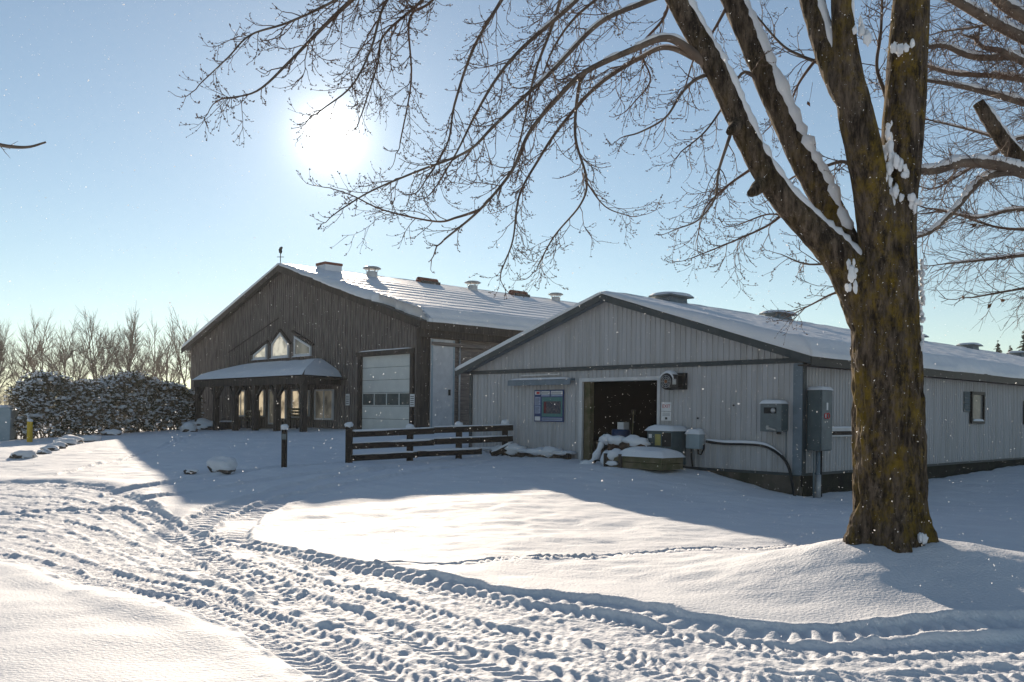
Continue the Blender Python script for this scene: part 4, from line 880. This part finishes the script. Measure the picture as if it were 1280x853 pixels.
for i in range(1500):
    px = rng.uniform(-260, 300); Y = rng.uniform(62, 95); p = at(px, 500, Y); gz = .7+(.9 if px < 60 else 0)
    h = rng.uniform(.9, 3.0)*(.8+.4*mnoise.noise(Vector((px*.03, Y*.1, 0)))); x, y = p[0], p[1]
    a = rng.gauss(0, .3); b = rng.gauss(0, .3); th.tube([(x, y, gz-.6), (x+a*.4, y+b*.4, gz+h*.5), (x+a*h*.3, y+b*h*.3, gz+h)], [.02, .015, .006], 3, cap=False)
    for q in range(4):
        t = rng.uniform(.4, .95); c = Vector((x+a*.4*t*2, y, gz+h*t)); d_ = Vector((rng.gauss(0, .5), rng.gauss(0, .5), rng.uniform(.2, .9)))*rng.uniform(.3, .9); th.tube([c, c+d_], [.011, .005], 3, cap=False)
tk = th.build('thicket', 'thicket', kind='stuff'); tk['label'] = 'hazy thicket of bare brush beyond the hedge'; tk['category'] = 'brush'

# ------------------------------------------------------------------ spruces behind the stable
def spruce(px, py, Y, seed, label):
    p = at(px, py, Y); gz = G(p[0], p[1]); h = p[2]-gz; rng = random.Random(seed); e = empty('spruce_tree', (p[0], p[1], gz), label, 'tree', 0)
    MB().tube([(0, 0, -.2), (0, 0, h)], [.16, .02], 7).build('trunk', 'fartwig', e); f = MB()
    n = 420
    for i in range(n):
        t = 1-(i/n)**.8*.92; z = h*t+rng.gauss(0, .06); rr = (1-t)*h*.30+.12; a = rng.uniform(0, 6.28); u = Vector((math.cos(a), math.sin(a), 0)); rr *= rng.uniform(.7, 1.1)
        for q in range(5):
            s0 = q/5; c = u*rr*s0+Vector((0, 0, z-rr*s0*.32+.12*s0*s0*rr)); c2 = u*rr*(s0+.24)+Vector((0, 0, z-rr*(s0+.24)*.32)); w_ = Vector((-u.y, u.x, 0))*(.10+.16*rr*(1-s0))*rng.uniform(.6, 1.1)
            f.add([c-w_, c+w_*rng.uniform(.6, 1), c2+w_*.5+Vector((0, 0, -.08)), c2-w_*.5], [(0, 1, 2, 3)])
    f.build('crown', 'spruce', e)
spruce(1279, 414, 66, 1, 'tallest dark spruce rising behind the stable roof'); spruce(1246, 428, 72, 2, 'short dark spruce top just over the stable roof'); spruce(1262, 432, 82, 4, 'smallest dark spruce tip behind the stable roof')

# ------------------------------------------------------------------ maples
class Maple:
    def __init__(s, base, label, seed):
        s.base = np.array(base); s.e = empty('maple_tree', base, label, 'tree'); s.rng = random.Random(seed); s.tw, s.bud, s.sn = MB(), MB(), MB(); s.count = 0; s.budded = seed == 5
    def trunk(s, tubes, voxel=.0145, flare=True):
        m = MB()
        for pts, rad in tubes:
            P = catmull(np.c_[np.array(pts), np.array(rad)], 7); m.tube(P[:, :3], P[:, 3], 28)
        o = m.build('trunk', 'bark', s.e, True, origin=s.base)
        rm = o.modifiers.new('remesh', 'REMESH'); rm.mode = 'VOXEL'; rm.voxel_size = voxel; sm = o.modifiers.new('smooth', 'SMOOTH'); sm.iterations = 11; sm.factor = .6
        dg = bpy.context.evaluated_depsgraph_get(); me = bpy.data.meshes.new_from_object(o.evaluated_get(dg)); o.modifiers.clear(); old = o.data; o.data = me; bpy.data.meshes.remove(old)
        co = np.zeros(len(me.vertices)*3, np.float32); me.vertices.foreach_get('co', co); co = co.reshape(-1, 3)
        nr = np.zeros(len(me.vertices)*3, np.float32); me.vertices.foreach_get('normal', nr); nr = nr.reshape(-1, 3)
        amp = np.where(co[:, 2] < 1.9, .024, .024-.017*np.clip((co[:, 2]-1.9)/.8, 0, 1))
        d = np.array([1-2*abs(mnoise.noise(Vector((c[0]*12+.6*mnoise.noise(Vector(c)*3), c[1]*12, c[2]*2.2))))+.6*mnoise.noise(Vector((c[0]*30, c[1]*30, c[2]*8))) for c in co])
        co = co+nr*(amp*d)[:, None]; me.vertices.foreach_set('co', co.astype(np.float32).ravel()); me.polygons.foreach_set('use_smooth', [True]*len(me.polygons)); me.update(); return o
    def snow(s, P, rad, amt=1., gap=.1, side=Vector((0, 0, 1))):
        run = []
        P = [Vector(p) for p in P]
        def flush():
            if len(run) > 3:
                n = len(run); s.sn.tube([r_[0] for r_ in run], [r_[1]*min(1, (i+.4)/2, (n-1-i+.4)/2)**.6 for i, r_ in enumerate(run)], 8)
            run.clear()
        for i in range(len(P)-1):
            m = max(1, int((P[i+1]-P[i]).length/max(.025, rad[i]*.4)))
            for q in range(m):
                t = q/m; p = P[i].lerp(P[i+1], t); r = rad[i]*(1-t)+rad[i+1]*t; d = (P[i+1]-P[i]).normalized(); u = side-d*side.dot(d)
                flat = u.length
                if flat < .12: flush(); continue
                u.normalize(); nz = mnoise.noise(p*1.6+Vector((7, 3, 1)))
                if nz < -.45+gap: flush(); continue
                h = r*(.54+.22*mnoise.noise(p*7)+.22*mnoise.noise(p*18)+.22*mnoise.noise(p*37))*amt; run.append((p+u*(r*.80+h*.12*amt), max(.006, h)))
        flush()
    def branch(s, P, rad, mat='branch', name='branch', n=8): 
        return MB().tube(P, rad, n).build(name, mat, s.e, True, origin=s.base)
    def twig(s, p, d, L, r, lev, droop, up):
        rng = s.rng; n = 6 if lev == 0 else 4; pts = [p]; d = d.copy()
        for i in range(n):
            t = i/n; d = d+Vector((rng.gauss(0, .20), rng.gauss(0, .20), rng.gauss(0, .16)-droop*(1-t)*.5+up*t*.55)); d.normalize(); p = p+d*L/n; pts.append(p)
        s.tw.tube(pts, [max(.0013, r*(1-.6*i/n)) for i in range(n+1)], 4 if lev == 0 else 3, cap=False); s.count += 1
        if lev < 2:
            for q in range(int((5 if lev == 0 else 2)*max(.6, L/.4)*rng.uniform(.6, 1.2))):
                t = rng.uniform(.15, .95); j = min(n-1, int(t*n)); b = pts[j].lerp(pts[j+1], t*n-j); dd = (pts[j+1]-pts[j]).normalized(); o = dd.orthogonal().normalized(); o.rotate(Matrix.Rotation(rng.uniform(0, 6.283), 3, dd))
                s.twig(b, (dd*.75+o*.65).normalized(), L*rng.uniform(.25, .5), max(.002, r*.6), lev+1, droop*.6, up)
        for q in range(3 if lev < 2 else 2):
            t = 1. if q == 0 else rng.uniform(.3, .95); j = min(n-1, int(t*n)); b = pts[j].lerp(pts[j+1], min(1, t*n-j)); s.budat(b, d)
    def budat(s, b, d):
        rng = s.rng; k = rng.choice((1, 2, 3)) if s.budded else rng.choice((0, 0, 0, 1))
        for q in range(k):
            v = (d+Vector((rng.gauss(0, .6), rng.gauss(0, .6), rng.gauss(.2, .5)))).normalized(); L = rng.uniform(.011, .021); r = rng.uniform(.0035, .006); a = v.orthogonal().normalized(); c = v.cross(a); m = b+v*L*.5
            s.bud.add([b, m+a*r, m+(c*.87-a*.5)*r, m-(c*.87+a*.5)*r, b+v*L], [(0, 2, 1), (0, 3, 2), (0, 1, 3), (4, 1, 2), (4, 2, 3), (4, 3, 1)])
    def twigs_on(s, P, rad, dens, L0, droop, up, t0=.15):
        P = [Vector(p) for p in P]; tot = sum((P[i+1]-P[i]).length for i in range(len(P)-1)); rng = s.rng; n = int(tot*dens)
        cum = [0]
        for i in range(len(P)-1): cum.append(cum[-1]+(P[i+1]-P[i]).length)
        for q in range(n):
            u = (t0+(1-t0)*rng.random()**.85)*tot; i = max(j for j in range(len(P)-1) if cum[j] <= u+1e-9); t = (u-cum[i])/max(1e-6, cum[i+1]-cum[i]); p = P[i].lerp(P[i+1], t); d = (P[i+1]-P[i]).normalized()
            o = d.orthogonal().normalized(); o.rotate(Matrix.Rotation(rng.uniform(0, 6.283), 3, d)); L = L0*rng.uniform(.35, 1.15)*(1-.35*u/tot)
            s.twig(p, (d*.7+o*.75).normalized(), L, max(.0025, min(.006, rad[i]*.5)), 0, droop, up)
        s.twig(P[-1], (P[-1]-P[-2]).normalized(), L0*.5, rad[-1], 0, droop*.3, up)
    def finish(s):
        s.tw.build('twigs', 'twig', s.e, origin=s.base, kind='stuff')
        if s.bud.v: s.bud.build('buds', 'twig', s.e, origin=s.base, kind='stuff')
        if s.sn.v: s.sn.build('snow', 'snow', s.e, True, origin=s.base, kind='stuff')
def px3(L): return [at(a, b, Y) for a, b, Y in L]
def traced(pix, w0, w1, Y0, Y1, n=6):
    k = len(pix); P = [at(a, b, Y0+(Y1-Y0)*i/(k-1)) for i, (a, b) in enumerate(pix)]; C = catmull(P, n); m = len(C); Ym = (Y0+Y1)/2
    rad = [(w0+(w1-w0)*(i/(m-1))**.55)*Ym/F/2 for i in range(m)]; return C, rad
Y0 = 9.1; base = at(1110, 690, Y0); base[2] = G(base[0], base[1])-.02
T1 = Maple(base, 'large old maple with mossy trunk and snow along its limbs', 5)
def rw(w): return w*Y0/F/2
tubes = []
tk_px = [(1110, 735, 102), (1110, 690, 94), (1111, 660, 90), (1111, 620, 87), (1110, 560, 86), (1108, 480, 84), (1105, 410, 82), (1103, 350, 84), (1108, 300, 76), (1116, 250, 62), (1124, 200, 56), (1130, 130, 55), (1134, 60, 52), (1138, 0, 48), (1143, -90, 42), (1150, -200, 34)]
tubes.append(([at(a, b, Y0) for a, b, w in tk_px], [rw(w*(.94 if b > 320 else .88)) for a, b, w in tk_px]))
md = [(1104, 350, 60, 9.1), (1097, 300, 54, 9.0), (1090, 250, 50, 8.95), (1079, 190, 48, 8.9), (1068, 140, 46, 8.9), (1058, 80, 36, 8.9), (1053, 30, 30, 8.9), (1050, -30, 28, 8.9), (1045, -120, 24, 8.8)]
tubes.append((px3([(a, b, Y) for a, b, w, Y in md]), [rw(w*.86) for a, b, w, Y in md]))
md2 = [(1068, 140, 30, 8.9), (1050, 110, 34, 8.95), (1034, 70, 34, 9.1), (1022, 30, 34, 9.2), (1011, -10, 33, 9.3), (990, -90, 28, 9.4)]
tubes.append((px3([(a, b, Y) for a, b, w, Y in md2]), [rw(w*.85) for a, b, w, Y in md2]))
l1 = [(1100, 430, 46, 9.1), (1084, 390, 52, 9.1), (1066, 350, 48, 9.1), (1044, 318, 42, 9.1), (1012, 285, 35, 9.1), (975, 245, 31, 9.1), (946, 200, 29, 9.1), (922, 150, 28, 9.1), (898, 95, 28, 9.1), (872, 48, 27, 9.1), (845, 0, 25, 9.1), (812, -55, 23, 9.1), (770, -90, 20, 9.0)]
tubes.append((px3([(a, b, Y) for a, b, w, Y in l1]), [rw(w) for a, b, w, Y in l1]))
l2 = [(1066, 345, 36, 9.15), (1052, 300, 36, 9.3), (1029, 248, 33, 9.5), (1003, 200, 32, 9.6), (980, 150, 31, 9.7), (958, 100, 31, 9.8), (938, 50, 30, 9.9), (916, 0, 29, 10.0), (890, -60, 27, 10.1), (855, -130, 24, 10.2)]
tubes.append((px3([(a, b, Y) for a, b, w, Y in l2]), [rw(w*Y/9.1) for a, b, w, Y in l2]))
for a, dx, dy in ((-.5, -.36, -.05), (.6, .33, -.12), (0, -.04, -.33), (2, .3, .3)):   # root flare
    tubes.append(([base+np.array([dx*.25, dy*.25, .75]), base+np.array([dx*.55, dy*.55, .30]), base+np.array([dx, dy, -.05]), base+np.array([dx*1.25, dy*1.25, -.25])], [.17, .15, .11, .07]))
tubes.append(([at(921, 158, 9.05), at(913, 163, 8.86), at(910, 166, 8.80)], [.08, .045, .03]))
tubes.append(([at(950, 232, 9.05), at(940, 240, 8.9), at(936, 243, 8.84)], [.08, .05, .03]))
T1.trunk(tubes)
for L, amt, gp, lo in ((l1, 1.0, -.3, 2), (l2, 1.05, -.3, 1)):
    C = catmull([list(at(a, b, Y))+[rw(w*Y/9.1)] for a, b, w, Y in L[lo:]], 7); T1.snow(C[:, :3], C[:, 3], amt*.85, gp, Vector((.0, -.25, 1)))
C = catmull([list(at(a, b, Y))+[rw(w*Y/9.1)] for a, b, w, Y in md2], 6); T1.snow(C[:, :3], C[:, 3], .6, .12, Vector((.0, -.25, 1)))
C = catmull([list(at(a, b, Y))+[rw(w)] for a, b, w, Y in md[1:]], 6); T1.snow(C[:, :3], C[:, 3], .38, .30, Vector((.35, -.3, 1)))
rng = random.Random(2)
for i in range(90):                                    # snow stuck in the bark down the windward edge and in the crotches
    py = rng.uniform(325, 470); w = 84/2+1; p = at(1106+w+rng.gauss(0, 1.2)+(470-py)*.02, py, Y0-.02+rng.gauss(0, .05)); r = rng.uniform(.008, .024); T1.sn.blob(p, (r*rng.uniform(.7, 1.3), r, r*rng.uniform(.8, 1.8)), i, .7, 8, 6)
for px, py, n, sx, sy in ((1108, 205, 22, 5, 16), (1121, 238, 9, 10, 6), (1108, 175, 8, 3, 8), (1128, 60, 10, 9, 3), (1126, 208, 6, 6, 8), (1064, 345, 8, 5, 8), (1142, 250, 7, 5, 5), (1075, 40, 10, 6, 8), (1150, 672, 3, 3, 3)):
    for i in range(n):
        Yf = Y0-.27 if py < 300 else Y0-.38; p = at(px+rng.gauss(0, sx), py+rng.gauss(0, sy), Yf+rng.gauss(0, .03)); r = rng.uniform(.012, .040); T1.sn.blob(p, (r*rng.uniform(.6, 1.1), r*.45, r*rng.uniform(1.0, 2.2)), i+px, .35, 12, 9)
TB = [
 ([(884, 82), (850, 55), (827, 48), (795, 60), (731, 90), (692, 127), (660, 167), (638, 215), (598, 263), (555, 299)], 17, 3, 9.1, 8.2, 1),
 ([(880, 80), (835, 60), (800, 72), (745, 108), (700, 158), (672, 200), (648, 245), (640, 300), (626, 338)], 10, 2, 9.1, 8.7, 1),
 ([(598, 263), (570, 272), (543, 277), (479, 263), (440, 245), (411, 235)], 5, 1.6, 8.3, 8.0, 0),
 ([(838, -10), (800, 5), (747, 30), (688, 90), (650, 125), (614, 160), (582, 190), (519, 215), (463, 239), (425, 262)], 11, 2, 9.0, 7.8, 1),
 ([(770, -90), (745, -40), (720, 0), (652, 60), (620, 98), (595, 140), (570, 190), (545, 232)], 12, 2, 9.0, 8.2, 1),
 ([(770, -90), (690, -130), (600, -120), (520, -70), (439, 0), (399, 38), (360, 78), (320, 114), (276, 124)], 17, 1.8, 9.0, 7.4, 0),
 ([(540, -85), (480, -40), (419, 0), (360, 28), (312, 44), (284, 72), (248, 106)], 7, 1.6, 8.3, 7.3, 0),
 ([(600, -120), (540, -60), (483, 0), (463, 60), (439, 107), (399, 139)], 8, 2, 8.5, 7.6, 0),
 ([(640, -128), (580, -60), (527, 0), (479, 44), (471, 80), (451, 143)], 8, 2, 8.6, 7.9, 0),
 ([(580, -60), (540, 0), (511, 24), (513, 100), (499, 179)], 6, 2, 8.5, 8.1, 0),
 ([(700, -126), (660, -60), (626, 0), (591, 60), (567, 131), (558, 180), (525, 235)], 10, 2, 8.8, 8.3, 0),
 ([(731, 90), (722, 112), (718, 171), (732, 223), (725, 255), (692, 295), (672, 331)], 7, 2, 8.85, 8.5, 0),
 ([(730, 225), (755, 258), (787, 271)], 3, 1.5, 8.6, 8.5, 0),
 ([(740, -115), (715, -50), (690, 30), (668, 90), (655, 150), (645, 190)], 9, 2, 8.9, 8.5, 0),
 ([(812, -55), (770, -20), (720, 20), (690, 62), (672, 112)], 8, 2, 9.0, 8.7, 0),
 ([(918, 150), (908, 180), (897, 215), (893, 247), (872, 275), (843, 287)], 7, 2, 9.1, 8.9, 0),
 ([(990, 255), (962, 280), (915, 302), (863, 323)], 6, 1.6, 9.3, 9.1, 0),
 ([(888, 92), (868, 100), (850, 118), (831, 147), (800, 165), (779, 171)], 7, 2, 9.2, 8.9, 0),
 ([(960, 120), (930, 90), (905, 130), (880, 165), (850, 190)], 7, 2, 9.8, 9.6, 0),
 ([(940, 210), (905, 235), (880, 262), (870, 300)], 5, 1.6, 9.4, 9.6, 0),
 ([(1060, 352), (1040, 332), (1005, 330), (975, 318)], 7, 1.6, 9.3, 9.8, 0),
 ([(1066, 372), (1045, 366), (1015, 380), (992, 392)], 6, 1.6, 9.3, 9.7, 0),
 ([(1090, 250), (1060, 205), (1030, 208), (990, 222), (965, 246)], 9, 2, 9.3, 10.5, 0),
 ([(1050, 95), (1025, 80), (1000, 70), (975, 55), (940, 15), (915, -10)], 9, 2, 9.4, 10.8, 0),
 ([(1030, 60), (1000, 100), (985, 130), (960, 160)], 6, 2, 9.6, 10.6, 0),
 ([(1118, 230), (1108, 130), (1095, 85), (1100, 40), (1102, -20)], 8, 4, 9.3, 9.6, 1),
 ([(1045, 300), (1010, 300), (985, 275), (960, 268), (925, 280)], 6, 2, 9.4, 10.2, 0),
 ([(840, -30), (830, 20), (800, 60), (812, 100), (790, 130)], 6, 2, 9.4, 9.6, 0),
 ([(912, 0), (890, 40), (868, 70), (855, 110)], 6, 2, 10, 10.2, 0),
]
for pix, w0, w1, ya, yb, sn_ in TB:
    C, rad = traced(pix, w0*.85, w1*.8, ya, yb); T1.branch(C, rad, 'branch' if w0 > 6 else 'twig'); T1.twigs_on(C, rad, 11, .62, .55, .75, .12)
    if sn_: T1.snow(C[:int(len(C)*.42)], rad, 1.05, .12)
T1.finish()
# second maple: trunk stands to the right of the stable corner yard
b2 = at(1530, 640, 12.6); b2[2] = G(b2[0], b2[1])-.03
T2 = Maple(b2, 'maple with snow laden limbs reaching in beside the old trunk', 9)
y2 = 12.6
t2 = [(1530, 660, 86), (1528, 600, 70), (1524, 450, 62), (1518, 300, 58), (1512, 150, 46), (1505, 0, 38), (1500, -160, 26)]
def r2(w, Y): return w*Y/F/2
st2 = [(1516, 300, 34, 12.6), (1430, 262, 32, 12.4), (1340, 234, 30, 12.2), (1285, 208, 28, 12.1), (1262, 188, 25, 12.05), (1240, 158, 22, 12), (1221, 128, 19, 12)]
T2.trunk([([at(a, b, y2) for a, b, w in t2], [r2(w, y2) for a, b, w in t2]), (px3([(a, b, Y) for a, b, w, Y in st2]), [r2(w*.75, Y) for a, b, w, Y in st2])], .022)
C = catmull([list(at(a, b, Y))+[r2(w*.75, Y)] for a, b, w, Y in st2[2:]], 7); T2.snow(C[:, :3], C[:, 3], 1.1, -.3)
for pix, w0, w1, ya, yb in [
 ([(1330, 232), (1280, 217), (1240, 206), (1200, 204), (1170, 213), (1145, 214)], 19, 9, 12.2, 11.4),
 ([(1300, 222), (1262, 215), (1225, 226), (1195, 260), (1165, 288), (1140, 298)], 15, 4, 12.1, 11.6),
 ([(1512, 130), (1400, 95), (1300, 72), (1220, 72), (1180, 58), (1150, 60)], 20, 4, 12.6, 12.2),
 ([(1513, 160), (1400, 128), (1320, 108), (1250, 96), (1190, 92), (1150, 80)], 16, 4, 12.6, 12.8),
 ([(1514, 190), (1400, 160), (1310, 138), (1240, 118), (1190, 106), (1150, 100)], 18, 4, 12.6, 12.0),
 ([(1506, 30), (1380, 90), (1300, 58), (1250, 34), (1205, 8), (1170, -12)], 24, 9, 12.6, 12),
 ([(1380, 88), (1320, 110), (1285, 82), (1250, 64)], 14, 8, 12.3, 12.1),
 ([(1504, 0), (1400, 20), (1310, 30), (1262, 12), (1230, -15)], 24, 12, 12.6, 12.4),
 ([(1400, 250), (1340, 200), (1280, 172), (1230, 200), (1180, 230)], 9, 3, 12.3, 12.6),
 ([(1400, 260), (1330, 268), (1270, 262), (1220, 272), (1170, 262)], 8, 3, 12.4, 12.8),
 ([(1500, 300), (1400, 320), (1300, 318), (1230, 325), (1180, 330)], 12, 2, 12.6, 12.9),
 ([(1400, 320), (1330, 352), (1270, 362), (1215, 372)], 7, 2, 12.7, 13),
 ([(1500, 280), (1400, 290), (1320, 288), (1250, 285), (1200, 270)], 10, 2, 12.6, 13.5),
 ([(1505, 220), (1400, 205), (1300, 190), (1220, 165), (1160, 150)], 10, 2, 12.6, 13.8),
 ([(1505, 80), (1380, 50), (1300, 10), (1240, 30), (1175, 40)], 10, 2, 12.6, 13.6)]:
    C, rad = traced(pix, w0, w1, ya, yb); T2.branch(C, rad); T2.twigs_on(C, rad, 15, .95, .15, .25, .25)
    if w0 > 7: T2.snow(C, rad, 1.6, -.1)
lf = MB(); rng = random.Random(6)
for px, py in ((1252, 375), (1203, 371), (1217, 283), (1236, 383), (1226, 36), (1010, 130)):
    p = Vector(at(px, py, 12.4)); a = Vector((rng.gauss(0, 1), rng.gauss(0, 1), rng.gauss(0, 1))).normalized()*.05; b = a.orthogonal().normalized()*.03; c = a.cross(b).normalized()*.02
    lf.add([p-a, p+b+c, p+a, p-b+c, p-c], [(0, 1, 4), (1, 2, 4), (2, 3, 4), (3, 0, 4)]); T2.tw.tube([p, p+Vector((.03, .02, .12)), p+Vector((.05, 0, .3))], [.003, .003, .004], 3)
lf.build('dead_leaves', 'leaf', T2.e, origin=b2); T2.finish()
# young tree left of the yard, one bough reaches into view
b3 = at(-330, 700, 8.0); b3[2] = G(b3[0], b3[1])-.02
T3 = Maple(b3, 'slender bare young tree, only one thin twig showing against open sky', 21)
y3 = 8.; t3 = [(-330, 760, 40), (-328, 600, 34), (-322, 400, 28), (-318, 200, 22), (-312, 0, 14), (-306, -180, 8)]
T3.trunk([([at(a, b, y3) for a, b, w in t3], [r2(w, y3) for a, b, w in t3])], .016)
C, rad = traced([(-320, 262), (-220, 215), (-120, 190), (-40, 176), (8, 183), (34, 184), (56, 178)], 13, 2.4, 8., 7.8); T3.branch(C, rad)
T3.twig(Vector(at(8, 183, 7.9)), Vector((.6, 0, .5)), .10, .004, 1, .1, .2); T3.twig(Vector(at(0, 184, 7.9)), Vector((.7, 0, -.5)), .12, .004, 1, .1, .2)
for i in range(10):
    z0 = 2.5+i*.35; a = 2+i*1.1; p = Vector(b3)+Vector((.05, 0, z0)); T3.twigs_on([p, p+Vector((math.cos(a)*.9 if math.cos(a) < .3 else .3, math.sin(a)*.8, .5)), p+Vector((math.cos(a)*1.4 if math.cos(a) < .3 else .5, math.sin(a)*1.4, 1.0))], [.015, .01, .005], 5, .5, .1, .3)
T3.finish()

# ------------------------------------------------------------------ drifting snow crystals in the air
fl = MB(); rng = random.Random(77)
for i in range(22000):
    Y = rng.uniform(1.6, 15)**1.0; p = at(rng.uniform(-120, 1400), rng.uniform(-60, 850), Y)
    if p[2] < .5: continue
    r = rng.uniform(.0010, .0028)*(1 if rng.random() < .85 else 1.6)*(.6+Y/11); v = [Vector((rng.gauss(0, 1), rng.gauss(0, 1), rng.gauss(0, 1))).normalized()*r for _ in range(4)]; P = Vector(p)
    fl.add([P+a for a in v], [(0, 1, 2), (0, 2, 3), (0, 3, 1), (1, 3, 2)])
fo = fl.build('drifting_snow', 'flake', kind='stuff'); fo['label'] = 'fine snow crystals drifting in the sunlit air'; fo['category'] = 'snow'

# ------------------------------------------------------------------ frosty haze in the air
def haze():
    m = bpy.data.materials.new('frost_haze'); m.use_nodes = True; N, L = m.node_tree.nodes, m.node_tree.links; N.clear()
    v = N.new('ShaderNodeVolumePrincipled'); v.inputs['Color'].default_value = (.85, .9, .95, 1); v.inputs['Density'].default_value = .00032; v.inputs['Anisotropy'].default_value = .35
    o = N.new('ShaderNodeOutputMaterial'); L.new(v.outputs[0], o.inputs['Volume']); M['haze'] = m
    h = MB().box(-140, 140, -60, 180, -2.5, 22).build('haze', 'haze', kind='stuff'); h['label'] = 'thin frosty haze over the whole yard'; h['category'] = 'haze'
haze()
